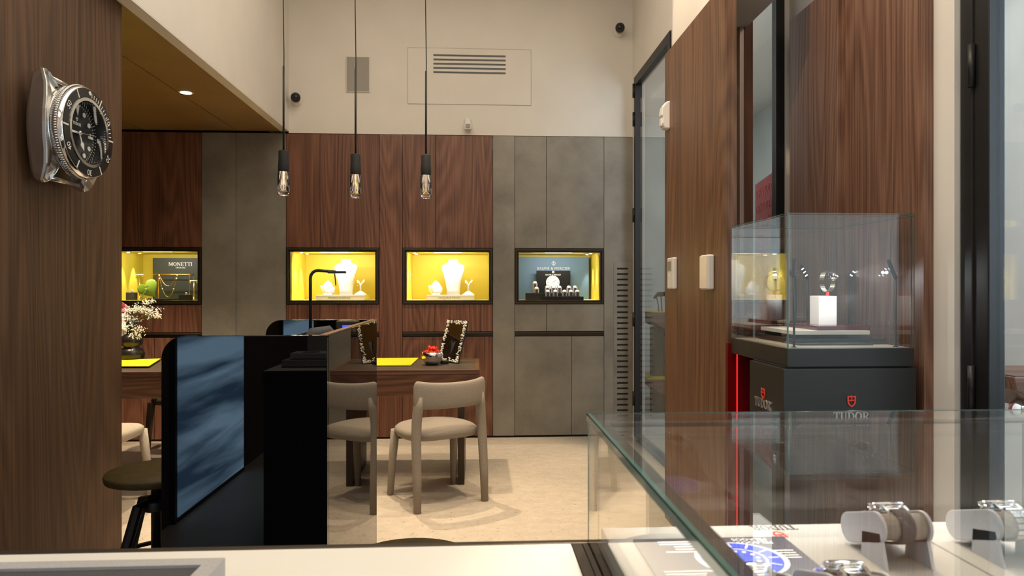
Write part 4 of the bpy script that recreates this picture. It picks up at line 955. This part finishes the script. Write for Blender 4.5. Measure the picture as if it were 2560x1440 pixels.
# slate blue watch niche
t_, a, b, c, d = cabG; Y = 6.36
t = thing('sign_board', 'slate blue back board with grey round emblem and lettering in the watch niche', 'sign', ((a + b) / 2, Y, c))
bx1 = PY(1472, 690, Y).x; bzt = PY(1390, 642, Y).z
Bx(a + .001, bx1, Y, Y + .02, c, bzt).build('board', 'teal', t)
m_ = MB(); o_ = PY(1383.5, 674.5, Y); me = txt('BAUME & MERCIER', .046, .002, spacing=1.05); wdt = max(v.co.x for v in me.vertices) - min(v.co.x for v in me.vertices)
tw = PY(1425, 670, Y).x - PY(1343, 670, Y).x; ff = frame_mat((o_.x, Y - .002, o_.z), (1, 0, 0), (0, 0, 1)) @ Matrix.Diagonal((tw / wdt, tw / wdt, 1, 1)); m_.mesh(me, ff); m_.build('lettering', 'text_s', t)
m_ = MB(); o_ = PY(1384, 658.5, Y); kk = Y / FPX; m_.strip(ell(0, 0, 4.8 * kk, 4.8 * kk, 24), ell(0, 0, 3.7 * kk, 3.7 * kk, 24), (o_.x, Y - .002, o_.z), (1, 0, 0), (0, 0, 1), (0, 1, 0), .003)
m_.prism(rect(-.5 * kk, -6 * kk, .5 * kk, 6 * kk), (o_.x, Y - .002, o_.z), (1, 0, 0), (0, 0, 1), (0, 1, 0), .003); m_.build('emblem', 'text_s', t)
Yc = 6.30; cx0, cx1 = PY(1341, 700, Yc).x, PY(1426, 700, Yc).x; cz1 = PY(1384, 677, Yc).z
t = thing('picture_card', 'black card picturing a white watch, standing behind the watch trays', 'picture', ((cx0 + cx1) / 2, Yc, c))
Bx(cx0, cx1, Yc, Yc + .006, c, cz1).build('card', 'dial', t)
o_ = PY(1382, 706, Yc); kk = Yc / FPX; m_ = MB(); m_.prism(ell(0, 0, 17 * kk, 17 * kk, 32), (o_.x, Yc - .001, o_.z), (1, 0, 0), (0, 0, 1), (0, 1, 0), .001); m_.build('printed_dial', 'text_w', t)
m_ = MB()
for k in range(12):
    an = PI / 6 * k; m_.prism(rect(-.4 * kk, 11 * kk, .4 * kk, 15 * kk), (o_.x, Yc - .0016, o_.z), (math.cos(an), 0, math.sin(an)), (-math.sin(an), 0, math.cos(an)), (0, 1, 0), .0005)
m_.prism(rect(-.5 * kk, 0, .5 * kk, 10 * kk), (o_.x, Yc - .0016, o_.z), (.6, 0, -.8), (.8, 0, .6), (0, 1, 0), .0005); m_.build('printed_hands', 'text_k', t)
m_ = MB(); me = txt('BAUME & MERCIER', .026, .0006); wdt = max(v.co.x for v in me.vertices) - min(v.co.x for v in me.vertices); tw = 39 * kk; o2 = PY(1383, 688.5, Yc)
m_.mesh(me, frame_mat((o2.x, Yc - .0015, o2.z), (1, 0, 0), (0, 0, 1)) @ Matrix.Diagonal((tw / wdt, tw / wdt, 1, 1))); o2 = PY(1383, 680, Yc); m_.strip(ell(0, 0, 3 * kk, 3 * kk, 16), ell(0, 0, 1.2 * kk, 1.2 * kk, 16), (o2.x, Yc - .0015, o2.z), (1, 0, 0), (0, 0, 1), (0, 1, 0), .001); m_.build('lettering', 'text_w', t)
tA = tag(Bx(PY(1316, 740, 6.06).x, PY(1366, 740, 6.06).x, 6.04, 6.2, c, PY(1340, 733, 6.04).z).build('display_tray', 'blackm', bevel=.002), 'black left-hand tray of the watch niche carrying the tall watch', 'tray')
tBz = PY(1400, 741.5, 5.99).z
tB = tag(Bx(PY(1358, 742, 5.99).x, PY(1459, 742, 5.99).x, 5.985, 6.13, c, tBz).build('display_tray', 'black', bevel=.002), 'long grey-edged black tray under the two rows of watches', 'tray')
tCz = PY(1390, 733, 6.14).z
tC = tag(Bx(PY(1356, 733, 6.15).x, PY(1446, 733, 6.15).x, 6.135, 6.25, c, tCz).build('display_tray', 'black', bevel=.002), 'raised rear tray step behind the front watches', 'tray')
def mini_watch(px, py, y_, zb, label, tall=False):
    p = PY(px, py, y_); s = 1.0; zc = max(p.z, zb + .022)
    t = thing('watch_on_block', label, 'watch', (p.x, y_, zb), group='watches in the slate blue niche')
    r = .024
    MB().prism([(-.026, 0), (.026, 0), (.024, zc - zb - .006), (-.024, zc - zb + .004)], (p.x - .021, y_, zb), (0, 1, 0), (0, 0, 1), (1, 0, 0), .042).build('block', 'endgrey', t, bevel=.004)
    A_n = Vector((0, -.55, .83)); cc = Vector((p.x, y_ - .005, zc + .004))
    MB().lathe([(.001, -.006), (.020, -.006), (.022, 0), (.020, .005), (.001, .005)], cc, A_n, 18).build('case', 'steel', t)
    MB().lathe([(.001, .005), (.016, .005), (.016, .0062), (.001, .0062)], cc, A_n, 18).build('dial', 'text_w', t)
    sb = MB(); sb.box(p.x - .010, p.x + .010, y_ - .032, y_ - .026, zb + .003, zc - .004); sb.build('strap', 'leather', t)
for i, px in enumerate((1369, 1388, 1411, 1427, 1443)):
    mini_watch(px, 729.5, 6.03, tBz, 'watch on grey block, %s of the front row, blue niche' % ('first from the left', 'second from the left', 'third from the left', 'fourth from the left', 'last on the right')[i])
for i, px in enumerate((1368, 1383, 1398, 1422, 1437)):
    mini_watch(px, 719, 6.18, tCz, 'watch on grey block, %s of the rear row, blue niche' % ('first from the left', 'second from the left', 'third from the left', 'fourth from the left', 'last on the right')[i])
zA = PY(1340, 733, 6.04).z
mini_watch(1341, 722, 6.09, zA, 'watch low at the front of the left tray in the slate blue niche')
mini_watch(1337, 708, 6.16, zA, 'watch on the tall block at the left of the slate blue niche')

# ================================================================== tall glass watch case on its plinth
XC0 = 1.085; YC0, YC1 = PX(1968, 720, XC0).y, PX(1828, 720, XC0).y; XC1 = PY(2286, 700, YC0).x
ZG1, ZG0, ZB0 = PY(2120, 533, YC0).z, PY(2120, 871, YC0).z, PY(2120, 917, YC0).z
cxm, cym = (XC0 + XC1) / 2, (YC0 + YC1) / 2
t = thing('watch_showcase', 'charcoal plinth carrying a tall clear glass case with one watch', 'showcase', (cxm, cym, 0))
Bx(XC0, XC1, YC0, YC1, ZB0, ZG0).build('case_base', 'plinth', t, bevel=.002)
PX0 = PY(1957, 1000, YC0).x; PYB = PX(1874, 1000, PX0).y
Bx(PX0, XC1 + .004, YC0 - .004, PYB, 0, ZB0 - .006).build('plinth_body', 'plinth', t, bevel=.002)
Bx(PX0 + .01, XC1 - .01, YC0 + .01, PYB - .01, ZB0 - .006, ZB0).build('shadow_gap', 'gap', t)
Bx(XC0 + .012, XC1 - .012, YC0 + .012, YC1 - .012, ZG0, ZG0 + .002).build('case_floor', 'suede', t)
th = .008
def pane(nm, *a, m='glass'): return Bx(*a).build(nm, m, t)
pane('front_pane', XC0, XC1, YC0, YC0 + th, ZG0 + .0005, ZG1 - th); pane('left_pane', XC0, XC0 + th, YC0 + th + .0005, YC1 - th - .0005, ZG0 + .0005, ZG1 - th)
pane('right_pane', XC1 - th, XC1, YC0 + th + .0005, YC1 - th - .0005, ZG0 + .0005, ZG1 - th); pane('back_pane', XC0, XC1, YC1 - th, YC1, ZG0 + .0005, ZG1 - th, m='glass_b')
pane('top_pane', XC0, XC1, YC0, YC1, ZG1 - th + .0005, ZG1)
e = MB(); w_ = .0022
for x in (XC0 - .0004, XC1 - w_ + .0004):
    for y in (YC0 - .0004, YC1 - w_ + .0004): e.box(x, x + w_, y, y + w_, ZG0, ZG1)
for x in (XC0 + th - w_, XC1 - th): e.box(x, x + w_, YC0 + th - w_, YC0 + th, ZG0, ZG1 - th)
for z in (ZG1 - th - .001, ZG1 - w_ + .0004):
    e.box(XC0, XC1, YC0 - .0005, YC0 + .0008, z, z + .0018); e.box(XC0, XC1, YC1 - .0008, YC1 + .0005, z, z + .0018)
    e.box(XC0 - .0005, XC0 + .0008, YC0, YC1, z, z + .0018); e.box(XC1 - .0008, XC1 + .0005, YC0, YC1, z, z + .0018)
e.build('glass_edges', 'edge', t)
m_ = MB(); o_ = PY(2128, 1048, YC0 - .004); serif(m_, 'TUDOR', .030, (o_.x, YC0 - .0045, o_.z - .004), (1, 0, 0), (0, 0, 1), .003, width=PY(2173, 1000, YC0).x - PY(2083, 1000, YC0).x); m_.build('lettering', 'silver_t', t); m_ = MB()
ym_ = (YC0 + PYB) / 2 - .01; oz = PX(1908, 1020, PX0); serif(m_, 'TUDOR', .034, (PX0 - .0005, oz.y, oz.z), (0, -1, 0), (0, 0, 1), .003, width=abs(PX(1929, 1015, PX0).y - PX(1888, 1015, PX0).y))
m_.build('lettering', 'silver_t', t)
m_ = MB(); o_ = PY(2128, 1003, YC0 - .004); shield(m_, .030, .040, (o_.x, YC0 - .0045, o_.z), (1, 0, 0), (0, 0, 1), .003); m_.build('shield_emblem', 'redmark', t); m_ = MB(); o_ = PX(1909, 984, PX0); shield(m_, .034, .040, (PX0 - .0005, o_.y, o_.z), (0, -1, 0), (0, 0, 1), .003)
m_.build('shield_emblem', 'redmark', t)
# red lacquer panel with a light strip behind the plinth
t = thing('red_backdrop', 'glossy red panel with a bright red line behind the watch case plinth', 'panel', (1.2, YC1 + .03, 0))
Bx(1.075, 1.545, YC1 + .012, YC1 + .03, 0, ZB0 + .04).build('panel', 'redlac', t)
xr = PY(1845, 950, YC1).x; Bx(xr - .002, xr + .002, YC1 + .008, YC1 + .012, 0, ZB0 - .0).build('light_strip', 'redglow', t)
# stacked display plates, pedestal, watch
zf = ZG0 + .002
def zy(py, y): return PY(2100, py, y).z
zb1, zb0 = zy(848, 2.47), zy(856, 2.47)
t = thing('plate_stack', 'stack of black, white and maroon display plates inside the tall glass case', 'display plate', (cxm, cym, zf))
Bx(XC0 + .09, XC1 - .09, YC0 + .10, YC1 - .06, zf, zb0).build('riser', 'plinth', t); Bx(PY(1985, 850, 2.47).x, PY(2213, 850, 2.47).x, 2.47, YC1 - .03, zb0, zb1).build('black_plate', 'plinth', t, bevel=.001)
w1, w0 = zy(827, 2.5), zy(837, 2.5)
Bx(1.20, 1.42, 2.54, 2.78, zb1, w0).build('spacer', 'blackm', t); Bx(PY(1985, 830, 2.5).x, PY(2175, 830, 2.5).x, 2.5, 2.80, w0, w1).build('white_plate', 'whitem', t, bevel=.001)
r1 = zy(815, 2.52)
Bx(PY(2043, 820, 2.52).x, PY(2176, 820, 2.52).x, 2.52, 2.76, w1, r1).build('maroon_plate', 'maroon', t, bevel=.001)
Yp = 2.575; pxa, pxb = PY(2047, 770, Yp).x, PY(2092, 770, Yp).x; pz1 = zy(740, Yp)
tag(Bx(pxa, pxb, Yp, Yp + (pxb - pxa), r1, pz1).build('pedestal', 'whitem', bevel=.001), 'white square pedestal under the watch in the tall glass case', 'pedestal')
wc_ = PY(2069, 703, Yp + .035); rw = .040
t = thing('wristwatch', 'steel wristwatch standing as a ring on the white pedestal', 'watch', (wc_.x, wc_.y, pz1))
hold = MB(); hold.tube([(wc_.x, wc_.y, pz1), (wc_.x, wc_.y, wc_.z - rw + .002)], .006, 10); hold.build('holder', 'redmark', t)
ax = Vector((.52, -.85, 0)).normalized(); e1 = Vector((0, 0, 1)); e2 = ax.cross(e1)
lk = MB()
for k in range(34):
    an = 2 * PI * k / 34
    if -.45 < ((an - 2.7 + PI) % (2 * PI)) - PI < .45: continue
    d = e1 * math.sin(an) + e2 * math.cos(an); tg = e1 * math.cos(an) - e2 * math.sin(an)
    for j, (wj, oj) in enumerate(((.0058, -.0066), (.0062, 0), (.0058, .0066))):
        lk.prism(rect(-.0031, -.0016, .0031, .0016), wc_ + d * rw + ax * (oj - wj / 2), tg, d, ax, wj)
lk.build('bracelet', 'steel', t)
dc = (e1 * math.sin(2.7) + e2 * math.cos(2.7)); MB().lathe([(.001, -.006), (.019, -.006), (.0205, 0), (.019, .004), (.001, .004)], wc_ + dc * rw, dc, 28).build('case', 'chrome', t)
MB().lathe([(.001, .004), (.016, .004), (.016, .0052), (.001, .0052)], wc_ + dc * rw, dc, 28).build('dial', 'dial', t)
def case_lamp(px, pyk, pyh, pxh, y, label):
    k = PY(px, pyk, y); h = PY(pxh, pyh, y); h.y = y + (.02 if y < cym else -.02)
    t = thing('spot_lamp', label, 'lamp', (k.x, y, zf), group='slim black lamps in the tall glass case')
    p = MB(); p.tube([(k.x, y, zf), (k.x, y, k.z)], .0042, 8); p.lathe([(.009, 0), (.009, .003)], (k.x, y, zf), (0, 0, 1), 12); p.build('post', 'black', t)
    kk = Vector((k.x, y, k.z)); d = (h - kk); L_ = d.length; d.normalize()
    inw = (wc_ - (kk + h) / 2); inw -= d * inw.dot(d); inw.normalize(); sd = d.cross(inw)
    MB().prism(rect(-.006, -.004, .006, .004), kk, sd, inw, d, L_).build('head', 'black', t)
    le = MB()
    for r in range(3):
        for s in (-1, 1): le.prism(rect(-.0016, -.0016, .0016, .0016), kk + d * (L_ * (.25 + .25 * r)) + sd * (.003 * s) + inw * .004, sd, d, inw, .0006)
    le.build('led', 'ledcool', t)
    lamp('SPOT', 'case_lamp_beam', kk + d * (L_ * .5) + inw * .008, 2.6, (.92, .95, 1.0), target=wc_ - Vector((0, 0, .02)), spot_size=math.radians(70), spot_blend=.5, shadow_soft_size=.006)
case_lamp(1985, 692, 646, 1991, YC0 + .03, 'slim black lamp at the front left corner of the tall glass case')
case_lamp(2239, 695, 650, 2229, YC0 + .03, 'slim black lamp at the front right corner of the tall glass case')
case_lamp(2019, 696, 664, 1995, YC1 - .06, 'slim black lamp at the back left of the tall glass case')
case_lamp(2122, 697, 664, 2142, YC1 - .06, 'slim black lamp behind the watch pedestal in the tall glass case')

# ================================================================== counter and flat glass showcase in the foreground
ZCT = .91
CYF = PZ(1240, 1352, ZCT).y
t = thing('counter', 'long white topped shop counter across the foreground', 'counter', (.0, .6, 0))
Bx(-1.0, PZ(1428, 1360, ZCT).x, .12, CYF - .016, ZCT - .03, ZCT).build('white_top', 'counter', t, bevel=.002)
Bx(-1.0, 1.55, CYF - .015, CYF, ZCT - .04, ZCT).build('front_lip', 'bronze', t, bevel=.002)
Bx(-1.0, 1.55, .14, CYF - .02, 0, ZCT - .041).build('counter_body', 'plinth', t)
gx0 = PZ(1428, 1360, ZCT).x
VX0 = .171; VY1 = PX(1467, 1033, VX0).y; VZ1 = PX(1467, 1034, VX0).z; VX1, VY0 = 1.50, .28
bk = MB(); bk.box(gx0 + .001, gx0 + .016, .12, CYF - .016, ZCT - .03, ZCT); bk.box(gx0 + .018, gx0 + .026, .12, CYF - .016, ZCT - .03, ZCT - .001); bk.box(gx0 + .028, gx0 + .046, .12, CYF - .016, ZCT - .03, ZCT); bk.build('dark_rail', 'bronze', t)
Bx(gx0 + .047, 1.55, .12, CYF - .016, ZCT - .03, ZCT - .0006).build('showcase_floor', 'counter', t)
t = thing('glass_showcase', 'flat glass watch showcase on the right half of the counter', 'showcase', ((VX0 + VX1) / 2, (VY0 + VY1) / 2, ZCT))
gt = .010
Bx(VX0, VX1, VY0, VY1, VZ1 - gt, VZ1).build('top_glass', 'glass', t)
Bx(VX0 + .002, VX0 + .010, VY0, VY1 - .010, ZCT, VZ1 - gt - .0005).build('left_glass', 'glass', t); Bx(VX0 + .002, VX1, VY1 - .0095, VY1 - .0015, ZCT, VZ1 - gt - .0005).build('far_glass', 'glass', t); Bx(VX1 - .008, VX1, VY0, VY1 - .010, ZCT, VZ1 - gt - .0005).build('right_glass', 'glass', t)
e = MB(); e.box(VX0 - .0006, VX0 + .0006, VY0, VY1, VZ1 - gt, VZ1 + .0003); e.box(VX0 - .0006, VX0 + .006, VY0, VY1, VZ1 - .0005, VZ1 + .0003); e.box(VX0, VX1, VY1 - .0004, VY1 + .0004, VZ1 - .0014, VZ1 + .0003)
e.box(VX0 + .0015, VX0 + .003, VY1 - .003, VY1 - .001, ZCT, VZ1 - gt); e.build('glass_edges', 'edge', t)
Bx(VX0 + .012, VX0 + .030, VY0, VY1 - .012, VZ1 - gt - .004, VZ1 - gt - .0006).build('black_border', 'blackm', t)
ls = MB(); ls.box(VX0 + .03, VX1 - .02, VY0 + .004, VY0 + .014, VZ1 - gt - .012, VZ1 - gt - .001); ls.build('added_led_strip', 'ledlamp', t)  # unseen strip and its light, added to brighten the showcase inside
lamp('AREA', 'showcase_fill_light', ((VX0 + VX1) / 2, VY0 + .02, VZ1 - gt - .012), 1.4, (1, .97, .92), target=((VX0 + VX1) / 2, .75, ZCT + .03), shape='RECTANGLE', size=1.25, size_y=.012)
fs = MB(); fs.box(VX0 + .03, VX1 - .01, VY1 - .024, VY1 - .012, VZ1 - gt - .007, VZ1 - gt - .0006); fs.build('added_far_housing', 'blackm', t)  # housing and its light added to brighten the far sides of the rolls
lamp('AREA', 'showcase_far_fill_light', ((VX0 + VX1) / 2, VY1 - .018, VZ1 - gt - .008), 3.2, (1, .98, .95), rot=(-.25, 0, 0), shape='RECTANGLE', size=1.25, size_y=.008)
# platform inside
ZPF = .945; PFY = PZ(2000, 1310, ZPF).y; PX_1 = PZ(2330, 1355, ZPF).x
def platform(x0, x1, label):
    t = thing('display_platform', label, 'display base', ((x0 + x1) / 2, (VY0 + PFY) / 2, ZCT), group='grey display bases in the flat showcase')
    Bx(x0, x1, VY0 + .03, PFY, ZCT - .0005, ZPF).build('base', 'suede', t, bevel=.002); return t
pf = platform(VX0 + .014, PX_1 - .0015, 'pale grey display base with dark lettering and red shield in the flat showcase')
oc = PZ(1928, 1315, ZPF); m_ = MB(); serif(m_, 'TUDOR', .019, (oc.x, oc.y + .002, ZPF), (-1, 0, 0), (0, -1, 0), .0004, width=.068); m_.build('lettering', 'text_k', pf)
oc = PZ(1948, 1336, ZPF); m_ = MB(); shield(m_, .017, .024, (oc.x, oc.y, ZPF), (-1, 0, 0), (0, -1, 0), .0005); m_.build('shield_emblem', 'redmark', pf)
platform(PX_1 + .0015, VX1 - .02, 'pale grey display base at the right of the flat showcase')
# printed card
cf = PZ(1958, 1346, ZPF); cx1_, cy1_ = cf.x, cf.y; cx0_ = cx1_ - .215; cy0_ = cy1_ - .17
t = thing('printed_card', 'dark printed card with a blue watch picture lying on the display base', 'card', ((cx0_ + cx1_) / 2, (cy0_ + cy1_) / 2, ZPF))
Bx(cx0_, cx1_, cy0_, cy1_, ZPF, ZPF + .003).build('card', 'cardk', t)
zc = ZPF + .0031; ccx, ccy = cx0_ + .125, cy0_ + .095
def flat(mb, pts, x, y, h=.0003): return mb.prism(pts, (x, y, zc), (-1, 0, 0), (0, -1, 0), (0, 0, 1), h)
m_ = MB(); flat(m_, ell(0, 0, .060, .056, 32), ccx, ccy, .0001); m_.build('glow_patch', 'cardw', t)  # white glow at the card's centre, put in as a pale patch
m_ = MB(); m_.strip(ell(0, 0, .052, .052, 40), ell(0, 0, .034, .034, 40), (ccx, ccy, zc + .0002), (-1, 0, 0), (0, -1, 0), (0, 0, 1), .0003); flat(m_, ell(0, 0, .030, .030, 32), ccx, ccy, .0005); m_.build('printed_bezel', 'cardb', t)
m_ = MB()
for k in range(12):
    an = PI / 6 * k; m_.prism(ell(0, .022, .0028, .0034, 10), (ccx, ccy, zc + .0006), (math.cos(an), math.sin(an), 0), (-math.sin(an), math.cos(an), 0), (0, 0, 1), .0002)
    m_.prism(rect(-.0014, .036, .0014, .050), (ccx, ccy, zc + .0006), (math.cos(an), math.sin(an), 0), (-math.sin(an), math.cos(an), 0), (0, 0, 1), .0002)
rt = random.Random(2)
for k in range(5): m_.prism(rect(0, 0, .05 + rt.random() * .02, .0035), (cx0_ + .10, cy1_ - .012 - k * .009, zc), (-1, 0, 0), (0, -1, 0), (0, 0, 1), .0003)
for k in range(4): m_.prism(rect(0, 0, .045 + rt.random() * .02, .003), (cx1_ - .010, cy1_ - .05 - k * .008, zc), (-1, 0, 0), (0, -1, 0), (0, 0, 1), .0003)
for k in range(4): m_.prism(rect(0, 0, .05 + rt.random() * .02, .003), (cx0_ + .075, cy0_ + .06 - k * .008, zc), (-1, 0, 0), (0, -1, 0), (0, 0, 1), .0003)
m_.mesh(txt('PELAGOS', .012, .0003), frame_mat((cx1_ - .05, cy1_ - .018, zc), (-1, 0, 0), (0, -1, 0))); m_.mesh(txt('PELAGOS', .012, .0003), frame_mat((cx1_ - .054, cy1_ - .006, zc), (-1, 0, 0), (0, -1, 0)))
m_.build('white_print', 'text_w', t)
# watch rolls
TILT = -math.radians(19)
def stadium(hl, r, n=10): return [(hl + r * math.cos(a), r * math.sin(a)) for a in [-PI / 2 + PI * k / n for k in range(n + 1)]] + [(-hl - r * math.cos(a), r * math.sin(a)) for a in [PI / 2 - PI * k / n for k in range(n + 1)]]
def watch_roll(x0, x1, yc, zc, label, wlabel, strap):
    R_ = Vector((0, math.cos(TILT), math.sin(TILT))); U_ = Vector((0, -math.sin(TILT), math.cos(TILT))); xm = (x0 + x1) / 2; C0 = Vector((0, yc, zc))
    t = thing('watch_roll', label, 'watch stand', (xm, yc, ZPF), group='silver and taupe watch rolls in the flat showcase')
    hl, r = .034, .0165
    MB().prism(stadium(hl, r), C0 + Vector((x0 + .004, 0, 0)), R_, U_, (1, 0, 0), x1 - x0 - .008, True).build('roll', 'cushion', t)
    for xa in (x0, x1 - .0045):
        MB().prism(stadium(hl, r + .0035), C0 + Vector((xa, 0, 0)), R_, U_, (1, 0, 0), .0045).build('end_plate', 'endgrey', t, bevel=.0012)
        MB().prism([(-.042, 0), (.012, 0), (.010, zc - ZPF - .004), (-.030, zc - ZPF + .006)], (xa, yc - .012, ZPF), (0, 1, 0), (0, 0, 1), (1, 0, 0), .0045).build('leg_plate', 'endgrey', t)
    w = thing('wristwatch', wlabel, 'watch', tuple(C0 + Vector((xm, 0, 0)) + U_ * (r + .006) - R_ * .012), group=None)
    cc = C0 + Vector((xm, 0, 0)) + U_ * (r + .0075) - R_ * .012
    MB().lathe([(.001, -.0065), (.0175, -.0065), (.0205, -.003), (.0205, .001), (.019, .003), (.001, .003)], cc, U_, 36).build('case', 'chrome', w)
    lg = MB()
    for sx_ in (-1, 1):
        for sy in (-1, 1): lg.prism([(sy * .008, .002), (sy * .018, .002), (sy * .0255, -.004), (sy * .0265, -.0085), (sy * .014, -.006)], cc + Vector((sx_ * .0135 - .002, 0, 0)), R_, U_, (1, 0, 0), .004)
    lg.build('lugs', 'chrome', w)
    bz = MB(); bz.lathe([(.0135, .003), (.0205, .003), (.0205, .0062), (.0185, .0066), (.0135, .005)], cc, U_, 40, cap=False)
    for k in range(40):
        a = 2 * PI * k / 40; bz.ball(cc + U_ * .0045 + Vector((1, 0, 0)) * (.0206 * math.cos(a)) + R_ * (.0206 * math.sin(a)), .0009, 5, 4)
    bz.build('bezel', 'chrome', w); MB().lathe([(.001, .0032), (.0136, .0032), (.0136, .0044), (.001, .0044)], cc, U_, 32).build('dial', 'dial', w)
    MB().lathe([(.0028, 0), (.0034, .001), (.0034, .004), (.0026, .0048)], cc + Vector((-.0205, 0, -.0012)), (-1, 0, 0), 16).build('crown', 'chrome', w)
    out = stadium(hl, r + .0022, 14); 
    # arc positions round the stadium, evenly spaced
    P = []; tot = 0
    for k in range(len(out)):
        a, b = Vector(out[k]), Vector(out[(k + 1) % len(out)]); P.append((tot, a, b)); tot += (b - a).length
    def at(s):
        s %= tot
        for d0, a, b in reversed(P):
            if s >= d0: return a.lerp(b, (s - d0) / max((b - a).length, 1e-9)), (b - a).normalized()
    m_ = MB()
    if strap:
        rows = []
        for k in range(73):
            p_, tg = at(tot * k / 72); nn = Vector((tg.y, -tg.x)); sec = []
            for dx, dn in ((-.0095, 0), (-.0095, .0018), (-.006, .003), (.006, .003), (.0095, .0018), (.0095, 0)):
                q = p_ + nn * dn; sec.append(C0 + Vector((xm + dx, 0, 0)) + R_ * q.x + U_ * q.y)
            rows.append(sec)
        m_.grid(rows, closed_u=True); m_.build('strap', 'tray', w)
    else:
        nl = 36
        for k in range(nl):
            p_, tg = at(tot * (k + .5) / nl); nn = Vector((tg.y, -tg.x)); T3 = R_ * tg.x + U_ * tg.y; N3 = R_ * nn.x + U_ * nn.y; B3 = C0 + R_ * p_.x + U_ * p_.y
            if (B3 - cc + Vector((xm, 0, 0))).length < .017: continue
            for wj, oj in ((.0052, -.0072), (.0034, -.0026), (.0034, .0018), (.0052, .0070)):
                m_.prism(rect(-.0030, -.0012, .0030, .0020), B3 + Vector((xm + oj - wj / 2 + .0002, 0, 0)), T3, N3, (1, 0, 0), wj)
        m_.build('bracelet', 'chrome', w)
    return t
yF, zR = .885, .981
xa = PX(2161, 720, .5).x
watch_roll(.513, .578, yF, zR, 'watch roll carrying the watch on a dark strap', 'wristwatch on a dark fabric strap in the flat showcase', True)
watch_roll(.666, .731, yF, zR, 'watch roll at the right edge carrying a sparkling bracelet watch', 'steel bracelet wristwatch at the right edge of the photo', False)
watch_roll(.268, .333, .735, .966, 'front watch roll over the blue printed card', 'steel bracelet wristwatch lowest in view, over the blue printed card', False)
watch_roll(.372, .437, .735, .966, 'front watch roll to the right of the blue printed card', 'steel bracelet wristwatch at the bottom, left of the dark strap watch', False)
# grey tray box on the counter
ZTB = .945; tb = PZ(563, 1394, ZTB)
t = thing('presentation_tray', 'grey presentation tray lying on the left of the white counter', 'tray', (tb.x - .3, tb.y - .13, ZCT))
x0, x1, y0, y1 = tb.x - .62, tb.x, tb.y - .27, tb.y
MB().box(x0, x1, y0, y1, ZCT, ZCT + .006).build('bottom', 'tray', t)
r_ = MB()
for a in ((x0, x1, y1 - .022, y1), (x0, x1, y0, y0 + .022), (x0, x0 + .022, y0 + .022, y1 - .022), (x1 - .022, x1, y0 + .022, y1 - .022)): r_.box(*a, ZCT + .006, ZTB)
r_.build('rim', 'trayrim', t); Bx(x0 + .022, x1 - .022, y0 + .022, y1 - .022, ZCT + .006, ZTB - .004).build('inner_mat', 'tray', t)
t = thing('boxed_booklet', 'white boxed booklet with dark oval mark on the tray, seen mirrored in the booth', 'box', (x0 + .10, y0 + .085, ZTB - .004))
Bx(x0 + .01, x0 + .19, y0 + .024, y0 + .15, ZTB - .004, ZTB + .024).build('box', 'white', t, bevel=.002)
MB().prism(ell(x0 + .10, y0 + .087, .045, .03, 28), (0, 0, ZTB + .024), (1, 0, 0), (0, 1, 0), (0, 0, 1), .0006).build('oval_mark', 'tray', t)
# lit panel standing in for the daylit glass street door in the left wall (mirrored in the black booth)
t = thing('street_door_glow', 'glowing blue panel in place of the glass street door, mirrored in the black booth', 'street_door_glow', (XL, -.1, .0))
Bx(XL, XL + .03, -.66, .47, 0, 2.4).build('frame', 'black', t); Bx(XL + .03, XL + .034, -.63, .44, .03, 2.37).build('picture', 'street_door_glow', t)
